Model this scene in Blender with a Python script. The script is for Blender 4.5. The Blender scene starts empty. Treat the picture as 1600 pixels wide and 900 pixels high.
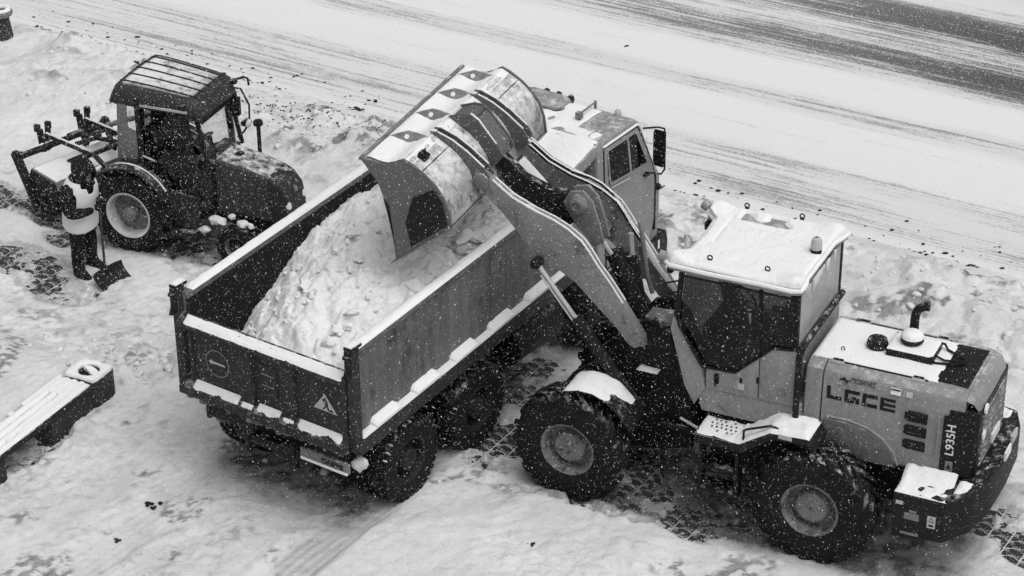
import bpy, bmesh, math, random
import numpy as np
from math import sin, cos, pi, radians, atan2, sqrt
from mathutils import Vector, Matrix, noise as mnoise

random.seed(7)
np.random.seed(7)
SC = bpy.context.scene
COL = SC.collection

# ---------------------------------------------------------------- camera
cam_data = bpy.data.cameras.new("camera")
cam_data.sensor_width = 36.0
cam_data.lens = 3656.124 / 1600 * 36.0
cam_data.clip_start = 0.1
cam_data.clip_end = 2000
cam = bpy.data.objects.new("camera", cam_data)
COL.objects.link(cam)
_p, _r, _h = 0.5058237887, -0.0094019, 14.937775
_f = Vector((0, cos(_p), -sin(_p)))
_ri = Vector((1, 0, 0))
_up = _ri.cross(_f)
_R = _ri * cos(_r) + _up * sin(_r)
_U = -_ri * sin(_r) + _up * cos(_r)
_m = Matrix((_R, _U, -_f)).transposed().to_4x4()
_m.translation = Vector((0, 0, _h))
cam.matrix_world = _m
SC.camera = cam

# ---------------------------------------------------------------- overcast daylight
SUN_EL, SUN_AZ = radians(66), radians(-48)
world = bpy.data.worlds.new("World")
SC.world = world
world.use_nodes = True
nt = world.node_tree
nt.nodes.clear()
sky = nt.nodes.new("ShaderNodeTexSky")
sky.sky_type = 'NISHITA'
sky.sun_disc = False
sky.sun_elevation = SUN_EL
sky.sun_rotation = -SUN_AZ + pi / 2
sky.dust_density = 4.0
bw = nt.nodes.new("ShaderNodeRGBToBW")          # grey winter overcast: no blue in it
bg = nt.nodes.new("ShaderNodeBackground")
bg.inputs[1].default_value = 0.115
out = nt.nodes.new("ShaderNodeOutputWorld")
nt.links.new(sky.outputs[0], bw.inputs[0])
nt.links.new(bw.outputs[0], bg.inputs[0])
nt.links.new(bg.outputs[0], out.inputs[0])

sun_data = bpy.data.lights.new("sun", 'SUN')
sun_data.energy = 1.3
sun_data.angle = radians(60)
sun_data.color = (1, 1, 1)
sun = bpy.data.objects.new("sun", sun_data)
COL.objects.link(sun)
_d = Vector((cos(SUN_EL) * cos(SUN_AZ), cos(SUN_EL) * sin(SUN_AZ), sin(SUN_EL)))
sun.rotation_euler = _d.to_track_quat('Z', 'Y').to_euler()

SC.view_settings.view_transform = 'Standard'
SC.view_settings.look = 'None'
SC.view_settings.gamma = 1.0
SC.view_settings.exposure = 0.20

# ---------------------------------------------------------------- materials
def _noise(nt, vec, scale, detail=4, rough=0.6):
    n = nt.nodes.new("ShaderNodeTexNoise")
    n.inputs['Scale'].default_value = scale
    n.inputs['Detail'].default_value = detail
    n.inputs['Roughness'].default_value = rough
    nt.links.new(vec, n.inputs['Vector'])
    return n.outputs['Fac']

def _math(nt, op, a, b=None, clamp=False):
    n = nt.nodes.new("ShaderNodeMath")
    n.operation = op
    n.use_clamp = clamp
    for i, v in enumerate((a, b)):
        if v is None: continue
        if isinstance(v, (int, float)): n.inputs[i].default_value = v
        else: nt.links.new(v, n.inputs[i])
    return n.outputs[0]

def _ramp(nt, fac, lo, hi):
    n = nt.nodes.new("ShaderNodeMapRange")
    n.clamp = True
    n.inputs['From Min'].default_value = lo
    n.inputs['From Max'].default_value = hi
    nt.links.new(fac, n.inputs['Value'])
    return n.outputs['Result']

def _mixc(nt, fac, a, b):
    n = nt.nodes.new("ShaderNodeMix")
    n.data_type = 'RGBA'
    for sock, v in ((n.inputs[0], fac), (n.inputs[6], a), (n.inputs[7], b)):
        if isinstance(v, (int, float)):
            sock.default_value = v if sock.type == 'VALUE' else (v, v, v, 1)
        else:
            nt.links.new(v, sock)
    return n.outputs[2]

def base_mat(name):
    m = bpy.data.materials.new(name)
    m.use_nodes = True
    nt = m.node_tree
    b = nt.nodes["Principled BSDF"]
    tc = nt.nodes.new("ShaderNodeTexCoord")
    return m, nt, b, tc.outputs['Object']

def mat(name, base, rough=0.5, var=0.25, scale=6.0, dust=0.0, dust_lo=0.55, metal=0.0,
        speck=0.0, bump=0.02, spec=0.4, wear=None, wear_amt=0.0, streak=0.0, dust_hi=None):
    """painted / dirty surface; dust = wind-blown snow lying on its upward faces, speck = stuck snow"""
    m, nt, b, P = base_mat(name)
    big = _noise(nt, P, scale * 0.35, 3)
    fine = _noise(nt, P, scale * 4, 4, 0.7)
    f = _math(nt, 'ADD', _math(nt, 'MULTIPLY', big, 0.6), _math(nt, 'MULTIPLY', fine, 0.4))
    f = _ramp(nt, f, 0.3, 0.7)
    col = _mixc(nt, f, base * (1 - var), base * (1 + var))
    if wear is not None:
        w = _ramp(nt, _noise(nt, P, scale * 0.9, 6, 0.72), 0.62 - wear_amt * 0.25, 0.66)
        col = _mixc(nt, w, col, wear)
    if streak > 0:                                      # runs of meltwater and road salt down the panel
        mp = nt.nodes.new("ShaderNodeMapping"); mp.inputs['Scale'].default_value = (6, 6, 0.5)
        nt.links.new(P, mp.inputs[0])
        sn = _ramp(nt, _noise(nt, mp.outputs[0], 1.6, 5, 0.65), 0.46, 0.72)
        col = _mixc(nt, _math(nt, 'MULTIPLY', sn, streak), col, base * 2.0)
    if dust > 0:
        g = nt.nodes.new("ShaderNodeNewGeometry")
        sx = nt.nodes.new("ShaderNodeSeparateXYZ")
        nt.links.new(g.outputs['Normal'], sx.inputs[0])
        up = _ramp(nt, sx.outputs['Z'], dust_lo, dust_hi or min(1.0, dust_lo + 0.35))
        n2 = _ramp(nt, _noise(nt, P, 9, 6, 0.7), 0.62 - dust * 0.45, 0.85 - dust * 0.45)
        col = _mixc(nt, _math(nt, 'MULTIPLY', up, n2), col, 0.72)
    if speck > 0:
        n3 = _ramp(nt, _noise(nt, P, 38, 3, 0.6), 0.74 - speck * 0.16, 0.80 - speck * 0.16)
        col = _mixc(nt, n3, col, 0.6)
    nt.links.new(col, b.inputs['Base Color'])
    b.inputs['Roughness'].default_value = rough
    b.inputs['Metallic'].default_value = metal
    b.inputs['Specular IOR Level'].default_value = spec if base > 0.04 else 0.18
    if bump:
        bp = nt.nodes.new("ShaderNodeBump")
        bp.inputs['Strength'].default_value = 0.5
        bp.inputs['Distance'].default_value = bump
        nt.links.new(fine, bp.inputs['Height'])
        nt.links.new(bp.outputs[0], b.inputs['Normal'])
    return m

def snow_mat(name, base=0.8, dirt=0.35, lo=0.56, hi=0.72, scale=2.2, bump=0.03):
    m, nt, b, P = base_mat(name)
    n = _noise(nt, P, scale, 8, 0.68)
    n1 = _noise(nt, P, scale * 9, 5, 0.7)
    k = _math(nt, 'ADD', _math(nt, 'MULTIPLY', n, 0.65), _math(nt, 'MULTIPLY', n1, 0.35))
    col = _mixc(nt, _ramp(nt, k, lo, hi), base, dirt)
    g = _noise(nt, P, 60, 3, 0.6)
    col = _mixc(nt, _ramp(nt, g, 0.35, 0.85), col, _mixc(nt, 0.5, col, base * 0.85))
    nt.links.new(col, b.inputs['Base Color'])
    b.inputs['Roughness'].default_value = 0.75
    b.inputs['Specular IOR Level'].default_value = 0.15
    bp = nt.nodes.new("ShaderNodeBump")
    bp.inputs['Strength'].default_value = 0.6
    bp.inputs['Distance'].default_value = bump
    nt.links.new(_math(nt, 'ADD', n1, _math(nt, 'MULTIPLY', g, 0.3)), bp.inputs['Height'])
    nt.links.new(bp.outputs[0], b.inputs['Normal'])
    return m

def glass_mat(name, tint=0.25, gloss=0.12, ior=1.45):
    m = bpy.data.materials.new(name)
    m.use_nodes = True
    nt = m.node_tree
    nt.nodes.remove(nt.nodes["Principled BSDF"])
    o = nt.nodes["Material Output"]
    t = nt.nodes.new("ShaderNodeBsdfTransparent")
    t.inputs[0].default_value = (tint, tint, tint, 1)
    g = nt.nodes.new("ShaderNodeBsdfGlossy")
    g.inputs['Roughness'].default_value = 0.06
    g.inputs[0].default_value = (0.9, 0.9, 0.9, 1)
    lw = nt.nodes.new("ShaderNodeLayerWeight")
    lw.inputs[0].default_value = 0.5
    f = _math(nt, 'ADD', _math(nt, 'MULTIPLY', _math(nt, 'POWER', lw.outputs['Facing'], 4.0), 0.45), gloss, True)
    mx = nt.nodes.new("ShaderNodeMixShader")
    nt.links.new(f, mx.inputs[0])
    nt.links.new(t.outputs[0], mx.inputs[1])
    nt.links.new(g.outputs[0], mx.inputs[2])
    nt.links.new(mx.outputs[0], o.inputs[0])
    return m

M = {}
M['snow'] = snow_mat('snow', 0.82, 0.5, 0.62, 0.8)
M['snow_load'] = snow_mat('snow_load', 0.86, 0.44, 0.57, 0.71, 3.6, 0.05)
M['clod'] = snow_mat('snow_clod', 0.74, 0.28, 0.5, 0.72, 6)
M['frost'] = mat('thin_frost', 0.5, 0.8, 0.45, 14, bump=0.01)
M['slush'] = mat('dirty_slush', 0.12, 0.8, 0.8, 10, speck=0.5, dust=0.4, dust_lo=0.3)
M['flake'] = mat('snow_flake', 0.85, 0.8, 0.02, bump=0)
M['yellow'] = mat('loader_paint', 0.225, 0.5, 0.28, 4, dust=0.25, speck=0.45, wear=0.12, wear_amt=0.10, streak=0.25)
M['yellow_dirty'] = mat('loader_paint_dirty', 0.13, 0.6, 0.4, 5, dust=0.2, speck=0.5, wear=0.05, wear_amt=0.5)
M['arm'] = mat('boom_paint', 0.19, 0.5, 0.3, 4, dust=0.25, speck=0.55, wear=0.07, wear_amt=0.3)
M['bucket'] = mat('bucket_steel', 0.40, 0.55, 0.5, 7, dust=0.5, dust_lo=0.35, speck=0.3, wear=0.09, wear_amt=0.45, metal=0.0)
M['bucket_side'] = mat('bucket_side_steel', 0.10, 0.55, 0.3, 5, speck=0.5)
M['black'] = mat('black_steel', 0.012, 0.55, 0.4, 8, dust=0.22, speck=0.35)
M['blackplain'] = mat('black_plastic', 0.01, 0.45, 0.3, 8, speck=0.2)
M['void'] = mat('dark_interior', 0.06, 0.8, 0.2, 8)
M['tyre'] = mat('tyre_rubber', 0.010, 0.8, 0.4, 12, dust=0.25, dust_lo=0.5, speck=0.3, bump=0.01)
M['rim'] = mat('loader_rim', 0.15, 0.6, 0.5, 8, speck=0.7, wear=0.02, wear_amt=0.4)
M['rim_light'] = mat('tractor_rim', 0.6, 0.5, 0.35, 8, speck=0.3)
M['rim_dark'] = mat('truck_rim', 0.02, 0.6, 0.4, 8, speck=0.4)
M['orange'] = mat('truck_bed_paint', 0.105, 0.55, 0.45, 2.5, speck=0.5, wear=0.035, wear_amt=0.25, streak=0.5)
M['tail'] = mat('tailgate_paint', 0.026, 0.55, 0.5, 3, streak=0.5, speck=0.5, dust=0.2)
M['bed_in'] = mat('bed_inside', 0.010, 0.7, 0.4, 4, speck=0.4)
M['cab'] = mat('truck_cab_paint', 0.24, 0.4, 0.2, 5, dust=0.30, dust_lo=0.6, speck=0.3)
M['chrome'] = mat('bright_steel', 0.45, 0.3, 0.2, 10, metal=0.3)
M['grey'] = mat('grey_steel', 0.16, 0.5, 0.3, 8, dust=0.3, speck=0.3)
M['white'] = mat('white_print', 0.7, 0.6, 0.08, 10, bump=0)
M['silver'] = mat('pale_print', 0.42, 0.6, 0.08, 10, bump=0)
M['print'] = mat('black_print', 0.012, 0.6, 0.1, 10, bump=0)
M['tractor'] = mat('tractor_paint', 0.022, 0.5, 0.4, 4, dust=0.25, speck=0.4)
M['tractor_hood'] = mat('tractor_hood_paint', 0.04, 0.5, 0.4, 4, dust=0.45, dust_lo=0.75, speck=0.5)
M['tractor_roof'] = mat('tractor_roof_plastic', 0.03, 0.5, 0.3, 6, dust=0.75, dust_lo=0.962, dust_hi=0.998, speck=0.35)
M['tractor_pillar'] = mat('iced_pillar', 0.14, 0.5, 0.45, 6, speck=0.5)
M['glass'] = glass_mat('tinted_glass', 0.48, 0.02, 1.22)
M['clear_glass'] = glass_mat('clear_glass', 0.93, 0.0, 1.2)
M['dark_glass'] = glass_mat('dark_glass', 0.12, 0.0, 1.25)
M['ice_sky_glass'] = mat('iced_sky_glass', 0.34, 0.3, 0.25, 5, speck=0.5)  # pale grey paints in the sky reflected by the iced pane
M['vest'] = mat('hi_vis_vest', 0.72, 0.8, 0.15, 8, bump=0.01)
M['cloth'] = mat('dark_workwear', 0.010, 0.9, 0.4, 10, speck=0.3, bump=0.02)
M['skin'] = mat('skin', 0.20, 0.6, 0.1, 10)
M['concrete'] = mat('dark_stone', 0.035, 0.8, 0.4, 9, speck=0.5)
M['wood'] = mat('dark_wood', 0.035, 0.7, 0.4, 12, speck=0.3)
M['paver'] = mat('wet_paver', 0.035, 0.6, 0.6, 5, speck=0.7, dust=0.22, dust_lo=0.5)
M['soil'] = mat('dark_soil', 0.02, 0.9, 0.5, 20, bump=0.03)
M['lamp'] = mat('lamp_lens', 0.75, 0.15, 0.05, 10, bump=0)

# ---------------------------------------------------------------- mesh builder
class MB:
    def __init__(s):
        s.v = []; s.f = []
    def add(s, verts, faces):
        o = len(s.v)
        s.v += [tuple(p) for p in verts]
        s.f += [tuple(i + o for i in f) for f in faces]
        return s
    def box(s, x0, x1, y0, y1, z0, z1):
        v = [(x, y, z) for x in (x0, x1) for y in (y0, y1) for z in (z0, z1)]
        return s.add(v, [(0, 1, 3, 2), (4, 6, 7, 5), (0, 4, 5, 1), (2, 3, 7, 6), (0, 2, 6, 4), (1, 5, 7, 3)])
    def obox(s, c, ax, ay, az):
        c = Vector(c); ax = Vector(ax); ay = Vector(ay); az = Vector(az)
        v = [c + ax * i + ay * j + az * k for i in (-1, 1) for j in (-1, 1) for k in (-1, 1)]
        return s.add(v, [(0, 1, 3, 2), (4, 6, 7, 5), (0, 4, 5, 1), (2, 3, 7, 6), (0, 2, 6, 4), (1, 5, 7, 3)])
    def beam(s, a, b, w, h, up=(0, 0, 1)):
        a = Vector(a); b = Vector(b); d = (b - a)
        L = d.length; d.normalize()
        side = d.cross(Vector(up)).normalized()
        u = side.cross(d)
        return s.obox((a + b) / 2, d * L / 2, side * w / 2, u * h / 2)
    def prism(s, poly, axis, a, b, slope=None):
        n = len(poly)
        def P(p, t):
            if axis == 'Y': return (p[0], t, p[1])
            if axis == 'X': return (t, p[0], p[1])
            return (p[0], p[1], t)
        v = [P(p, a) for p in poly] + [P(p, b) for p in poly]
        f = [tuple(range(n)), tuple(reversed(range(n, 2 * n)))]
        f += [(i, (i + 1) % n + 0, (i + 1) % n + n, i + n)[::-1] for i in range(n)]
        return s.add(v, f)
    def tube(s, pts, r, n=8, cap=True):
        pts = [Vector(p) for p in pts]
        R = r if isinstance(r, (list, tuple)) else [r] * len(pts)
        ring = []; prev = None
        for i, p in enumerate(pts):
            t = (pts[min(i + 1, len(pts) - 1)] - pts[max(i - 1, 0)]).normalized()
            if prev is None:
                q = Vector((0, 0, 1)) if abs(t.z) < 0.9 else Vector((1, 0, 0))
                u = t.cross(q).normalized()
            else:
                u = (prev - t * prev.dot(t)).normalized()
            prev = u; w = t.cross(u)
            ring.append([p + (u * cos(2 * pi * k / n) + w * sin(2 * pi * k / n)) * R[i] for k in range(n)])
        return s.loft(ring, cap)
    def loft(s, rings, cap=True):
        n = len(rings[0]); v = [p for r in rings for p in r]; f = []
        for i in range(len(rings) - 1):
            for k in range(n):
                f.append((i * n + k, i * n + (k + 1) % n, (i + 1) * n + (k + 1) % n, (i + 1) * n + k))
        if cap:
            f.append(tuple(reversed(range(n))))
            f.append(tuple(range((len(rings) - 1) * n, len(rings) * n)))
        return s.add(v, f)
    def lathe(s, prof, origin, axis, n=24, cap=False):
        o = Vector(origin); a = Vector(axis).normalized()
        q = Vector((0, 0, 1)) if abs(a.z) < 0.9 else Vector((1, 0, 0))
        u = a.cross(q).normalized(); w = a.cross(u)
        rings = [[o + a * h + (u * cos(2 * pi * k / n) + w * sin(2 * pi * k / n)) * max(r, 1e-4) for k in range(n)] for r, h in prof]
        return s.loft(rings, cap)
    def sphere(s, c, r, nu=12, nv=8, sc=(1, 1, 1)):
        c = Vector(c); rings = []
        for i in range(nv + 1):
            t = pi * i / nv
            rr = max(sin(t), 1e-3) * r
            rings.append([c + Vector((cos(2 * pi * k / nu) * rr * sc[0], sin(2 * pi * k / nu) * rr * sc[1], cos(t) * r * sc[2])) for k in range(nu)])
        return s.loft(rings, True)
    def build(s, name, m, parent=None, bevel=0.0, seg=2, smooth=True, angle=38, sub=0):
        me = bpy.data.meshes.new(name)
        me.from_pydata(s.v, [], s.f)
        bm = bmesh.new(); bm.from_mesh(me)
        bmesh.ops.remove_doubles(bm, verts=bm.verts, dist=1e-5)
        bmesh.ops.recalc_face_normals(bm, faces=bm.faces)
        if bevel > 0:
            es = [e for e in bm.edges if len(e.link_faces) == 2 and e.calc_face_angle(0) > radians(32)]
            if es:
                bmesh.ops.bevel(bm, geom=es, offset=bevel, offset_type='OFFSET', segments=seg, profile=0.6, affect='EDGES', clamp_overlap=True)
        bm.to_mesh(me); bm.free()
        me.materials.append(m)
        if smooth:
            me.shade_smooth()
            me.set_sharp_from_angle(angle=radians(angle))
        o = bpy.data.objects.new(name, me)
        COL.objects.link(o)
        if parent is not None: o.parent = parent
        if sub:
            md = o.modifiers.new('sub', 'SUBSURF'); md.levels = sub; md.render_levels = sub
        return o

def thing(name, label, cat, loc=(0, 0, 0), rz=0.0, group=None):
    o = bpy.data.objects.new(name, None)
    COL.objects.link(o)
    o.empty_display_size = 0.3
    o.location = loc; o.rotation_euler = (0, 0, rz)
    o['label'] = label; o['category'] = cat
    if group: o['group'] = group
    return o

def tag(o, label=None, cat=None, group=None, kind=None):
    if label: o['label'] = label
    if cat: o['category'] = cat
    if group: o['group'] = group
    if kind: o['kind'] = kind
    return o

def text_obj(name, body, m, parent, origin, xdir, ydir, height, depth=0.003, width=None, bold=0.0):
    cu = bpy.data.curves.new(name, 'FONT')
    cu.body = body; cu.size = 1.0; cu.extrude = 0.01; cu.offset = bold
    tmp = bpy.data.objects.new(name, cu); COL.objects.link(tmp)
    dg = bpy.context.evaluated_depsgraph_get()
    me = bpy.data.meshes.new_from_object(tmp.evaluated_get(dg))
    bpy.data.objects.remove(tmp)
    co = np.array([v.co[:] for v in me.vertices])
    mn, mx = co.min(0), co.max(0)
    k = height / (mx[1] - mn[1])
    kx = k if width is None else width / (mx[0] - mn[0])
    X = Vector(xdir).normalized(); Y = Vector(ydir).normalized(); Z = X.cross(Y)
    for v in me.vertices:
        x = (v.co.x - mn[0]) * kx; y = (v.co.y - mn[1]) * k; z = (v.co.z - mn[2]) / max(1e-6, mx[2] - mn[2]) * depth
        v.co = Vector(origin) + X * x + Y * y + Z * z
    me.name = name
    me.materials.clear(); me.materials.append(m)
    o = bpy.data.objects.new(name, me); COL.objects.link(o)
    o.parent = parent
    return o

def wobble_plane(x0, x1, y0, y1, zf, nx, ny, amp=0.01, edge=0.03, skirt=0.03, seed=0.0):
    """a soft layer of lying snow over a rectangle; zf(x,y) is the surface it lies on"""
    mb = MB()
    V = []; F = []
    for j in range(ny + 1):
        for i in range(nx + 1):
            x = x0 + (x1 - x0) * i / nx; y = y0 + (y1 - y0) * j / ny
            d = min((x - min(x0, x1)), (max(x0, x1) - x), (y - min(y0, y1)), (max(y0, y1) - y))
            e = min(1.0, d / max(edge, 1e-6))
            e = sqrt(max(0, 1 - (1 - e) ** 2))
            ragged = min(1.0, max(0.0, d / max(edge, 1e-6) * 1.6 + 0.55 + 1.1 * mnoise.noise((x * 14 + seed, y * 14, 7)))) if edge > 0.025 else 1.0
            e *= ragged
            z = zf(x, y) - 0.004 + skirt * e * (0.8 + 0.7 * mnoise.noise((x * 2.7 + seed, y * 2.7, 1))) + amp * (mnoise.noise((x * 6 + seed, y * 6, seed)) + 0.6 * mnoise.noise((x * 17, y * 17 + seed, 3))) * e
            V.append((x, y, z))
    for j in range(ny):
        for i in range(nx):
            a = j * (nx + 1) + i
            F.append((a, a + 1, a + nx + 2, a + nx + 1))
    mb.add(V, F)
    return mb
# ================================================================ THE SETTING
ROAD = radians(-31.6)
CR, SR = cos(ROAD), sin(ROAD)
def uv_of(x, y): return x * CR + y * SR, -x * SR + y * CR
def xy_of(u, v): return u * CR - v * SR, u * SR + v * CR
T_LOC, T_YAW = (-2.71958, 21.959306), 0.95984638
L_LOC, L_YAW = (3.641873, 21.771639), 2.69265146
K_LOC, K_YAW = (-4.88, 28.76), radians(-22)
B_LOC, B_YAW = (-5.84, 22.40), radians(62.5)
def local(x, y, loc, yaw):
    dx, dy = x - loc[0], y - loc[1]
    return dx * cos(yaw) + dy * sin(yaw), -dx * sin(yaw) + dy * cos(yaw)
def world_xy(lx, ly, loc, yaw):
    return loc[0] + lx * cos(yaw) - ly * sin(yaw), loc[1] + lx * sin(yaw) + ly * cos(yaw)

# --- numpy noise
_perm = np.random.RandomState(11).rand(256, 256)
def vnoise(x, y):
    xi = np.floor(x).astype(int); yi = np.floor(y).astype(int)
    fx = x - xi; fy = y - yi
    fx = fx * fx * fx * (fx * (fx * 6 - 15) + 10); fy = fy * fy * fy * (fy * (fy * 6 - 15) + 10)
    g = lambda a, b: _perm[a % 256, b % 256]
    return (g(xi, yi) * (1 - fx) + g(xi + 1, yi) * fx) * (1 - fy) + (g(xi, yi + 1) * (1 - fx) + g(xi + 1, yi + 1) * fx) * fy
def fbm(x, y, o=5, g=0.5):
    s = 0; a = 1; t = 0; ca, sa = cos(0.6), sin(0.6)
    for i in range(o):
        s = s + a * vnoise(x + 17.3 * i, y - 9.1 * i); t += a; a *= g
        x, y = (x * ca - y * sa) * 2.03, (x * sa + y * ca) * 2.03
    return s / t
_jx = np.random.RandomState(5).rand(256, 256); _jy = np.random.RandomState(6).rand(256, 256); _jr = np.random.RandomState(8).rand(256, 256)
def lumps(x, y, dens=0.6):
    """rounded clod bumps (0..1)"""
    xi = np.floor(x).astype(int); yi = np.floor(y).astype(int)
    best = np.zeros_like(x)
    for a in (-1, 0, 1):
        for b in (-1, 0, 1):
            px = xi + a + _jx[(xi + a) % 256, (yi + b) % 256]; py = yi + b + _jy[(xi + a) % 256, (yi + b) % 256]
            rr = _jr[(xi + a) % 256, (yi + b) % 256]
            r = np.where(rr < dens, 0.35 + 0.6 * rr / dens, 0.0)
            d2 = (x - px) ** 2 + (y - py) ** 2
            best = np.maximum(best, r * np.sqrt(np.maximum(0, 1 - d2 / np.maximum(r * r, 1e-6))))
    return best
def sstep(a, b, x):
    t = np.clip((x - a) / (b - a), 0, 1)
    return t * t * (3 - 2 * t)

# bare paving patches: world ellipses (x, y, semi-axis along the road, semi-axis across, strength)
BARE = []
def bare_amount(x, y):
    x = np.asarray(x, float); y = np.asarray(y, float)
    u = x * CR + y * SR; v = -x * SR + y * CR
    a = np.zeros_like(x)
    for (cx, cy, su, sv, k) in BARE:
        cu, cv = uv_of(cx, cy)
        d = np.sqrt(((u - cu) / su) ** 2 + ((v - cv) / sv) ** 2)
        a = np.maximum(a, k * (1 - sstep(0.45, 1.15, d)))
    return a
BARE += [(-7.05, 29.65, 1.15, 0.42, 1.0), (-6.25, 28.95, 0.7, 0.30, 0.95),            # beside the sweeper
         (-6.65, 27.85, 0.9, 0.5, 0.72), (-6.0, 28.35, 0.6, 0.3, 0.5), (-5.9, 27.0, 1.0, 0.5, 0.45), (-3.9, 27.4, 1.2, 0.4, 0.6),                # around the worker
         (-4.4, 28.1, 1.6, 0.35, 0.6),                                                  # along the tractor
         (-0.12, 23.3, 0.75, 0.5, 1.0), (0.12, 24.5, 0.55, 0.8, 1.0), (-0.28, 22.72, 0.40, 0.22, 0.9),
         (0.62, 21.88, 1.15, 0.20, 0.95), (1.45, 21.9, 0.85, 0.42, 1.0), (2.25, 21.5, 0.7, 0.40, 0.85),
         (2.0, 22.5, 1.6, 0.6, 0.85), (1.75, 21.35, 0.6, 0.16, 0.7),
         (5.35, 21.45, 0.62, 0.42, 1.0), (5.7, 20.9, 0.5, 0.45, 0.95), (5.75, 22.1, 0.3, 0.2, 0.4),
         (-5.62, 23.1, 0.3, 0.75, 0.45)]

def snow_height(x, y):
    """returns height and dirt (with the shade painted under vehicles) for arrays of world points"""
    u = x * CR + y * SR; v = -x * SR + y * CR
    n1 = fbm(x * 0.9 + 3, y * 0.9 + 8, 5); n2 = fbm(x * 4.5, y * 4.5, 4); n3 = fbm(x * 15, y * 15, 3)
    n4 = fbm(x * 9 + 13, y * 9, 4, 0.6)
    rough = 0.35 + 0.65 * sstep(0.42, 0.6, fbm(x * 0.5 + 77, y * 0.5 + 5, 4))
    h = 0.050 + 0.05 * (n1 - 0.5) + rough * (0.050 * (n2 - 0.5) + 0.040 * (n4 - 0.5) + 0.018 * (n3 - 0.5))
    # footprints, churned snow in the open
    churn = sstep(0.44, 0.60, fbm(x * 0.7 + 40, y * 0.7, 3))
    h += churn * (lumps(x * 7, y * 7, 0.45) * 0.020 + lumps(x * 13 + 5, y * 13, 0.4) * 0.012)
    dirt = rough * (0.18 * sstep(0.50, 0.70, n2) * sstep(0.42, 0.6, n1) + 0.22 * sstep(0.48, 0.34, n4) * sstep(0.46, 0.6, n2) + 0.15 * sstep(0.6, 0.75, n3))
    # windrow ploughed up along the kerb
    wv = v + 0.5 * (fbm(u * 0.5, u * 0.1 + 2, 3) - 0.5)
    clear = sstep(0.35, 1.3, np.sqrt((x + 8.2) ** 2 + (y - 35.0) ** 2))
    ridge = clear * sstep(23.3, 24.9, wv) * (1 - sstep(25.75, 26.45, wv))
    gapu = 0.45 + 0.55 * sstep(-21.5, -22.8, u) + 0.55 * sstep(-20.2, -18.8, u)
    patchy = 0.25 + 0.75 * sstep(0.40, 0.56, fbm(x * 0.9 + 21, y * 0.9 + 2, 4))
    lum = patchy * (lumps(x * 2.3, y * 2.3, 0.5) * 0.13 + lumps(x * 5.3 + 9, y * 5.3, 0.5) * 0.06 + lumps(x * 11 + 3, y * 11, 0.45) * 0.03) + 0.05 * (fbm(x * 3, y * 3 + 60, 5, .6) - 0.5)
    ridge = ridge * np.clip(gapu, 0, 1)
    h += ridge * (0.20 + 0.12 * (fbm(x * 1.1, y * 1.1 + 30, 3) - 0.5) + lum)
    dirt = dirt * (1 - 0.5 * ridge) + ridge * (0.75 * patchy * sstep(0.54, 0.66, fbm(x * 4 + 70, y * 4, 5, .6)) + 0.04)
    # left-hand stretch of the bank is broader and rougher
    left = clear * sstep(-20.4, -21.6, u) * sstep(22.6, 23.6, v) * (1 - sstep(25.9, 26.4, v))
    h += left * (0.05 + 0.8 * lum)
    # churned heap between bench and lorry
    bx, by = local(x, y, B_LOC, B_YAW)
    heap = np.exp(-(((x + 4.75) / 0.75) ** 2 + ((y - 25.1) / 0.5) ** 2))
    h += heap * (0.03 + 0.09 * lumps(x * 6, y * 6, 0.7) + 0.05 * lumps(x * 12 + 4, y * 12, 0.7))
    # drift behind and around the bench, level with its seat
    along = (1 - sstep(1.75, 3.0, bx))
    back = sstep(0.30, 0.62, by) * (1 - sstep(1.9, 4.6, by))
    h += along * back * (0.36 + 0.04 * (n1 - 0.5))
    dirt *= 1 - along * back
    under = (1 - sstep(1.0, 1.2, bx)) * (1 - sstep(0.40, 0.47, by)) * sstep(-0.05, 0.25, by)
    h -= under * along * 0.02
    # smooth mound swept up in the foreground
    mx, my = local(x, y, (-0.35, 20.9), radians(35))
    md = sstep(1.3, 0.7, np.abs(my + 0.25 * np.sin(mx * 1.7) + 0.5 * (n1 - 0.5) + 0.25 * (n2 - 0.5))) * sstep(2.6, 1.6, np.abs(mx))
    h += md * (0.10 + 0.03 * (n1 - 0.5)); dirt *= 1 - 0.8 * md
    # bare, scraped paving
    b = bare_amount(x, y)
    b = np.clip(b + b * (fbm(x * 2.6 + 50, y * 2.6, 5, 0.6) - 0.5) * 3.4 + b * (fbm(x * 9, y * 9 + 30, 4, .65) - 0.5) * 2.2, 0, 1)
    bb = sstep(0.28, 0.66, b)
    h = h * (1 - bb) + (-0.0045 + 0.009 * (n3 - 0.5) + 0.007 * (n2 - 0.5)) * bb
    dirt = np.maximum(dirt, 0.65 * sstep(0.18, 0.45, b) * (1 - bb) + 0.18 * bb)
    # wheel tracks of the lorry, with tread prints
    tx, ty = local(x, y, T_LOC, T_YAW)
    wob = 0.05 * np.sin(tx * 0.9)
    for cy, w, x0, x1, k in ((0.97, 0.30, -5, 1.0, 1.0), (-0.97, 0.30, -5, 1.2, 1.0), (1.75, 0.16, -5, 3.0, 0.6), (-0.95, 0.22, 2.4, 5.4, 0.9), (0.4, 0.18, -5, -0.4, 0.6), (-0.35, 0.16, -5, 0.2, 0.5)):
        d = np.abs(ty - cy - wob + 0.06 * (n2 - 0.5))
        t = sstep(w + 0.09, w - 0.09, d) * sstep(x0, x0 + 1.5, tx) * sstep(x1 + 0.2, x1 - 0.2, tx) * k
        t = t * (1 - bb)
        tread = 0.5 + 0.5 * np.sin(tx * 70 + 5 * np.sign(ty - cy) * (d * 4))
        groove = 0.5 + 0.5 * np.cos((ty - cy) * 2 * pi / 0.115)
        h = h * (1 - 0.75 * t) + t * (0.004 + 0.009 * groove * (0.7 + 0.3 * tread))
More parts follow.
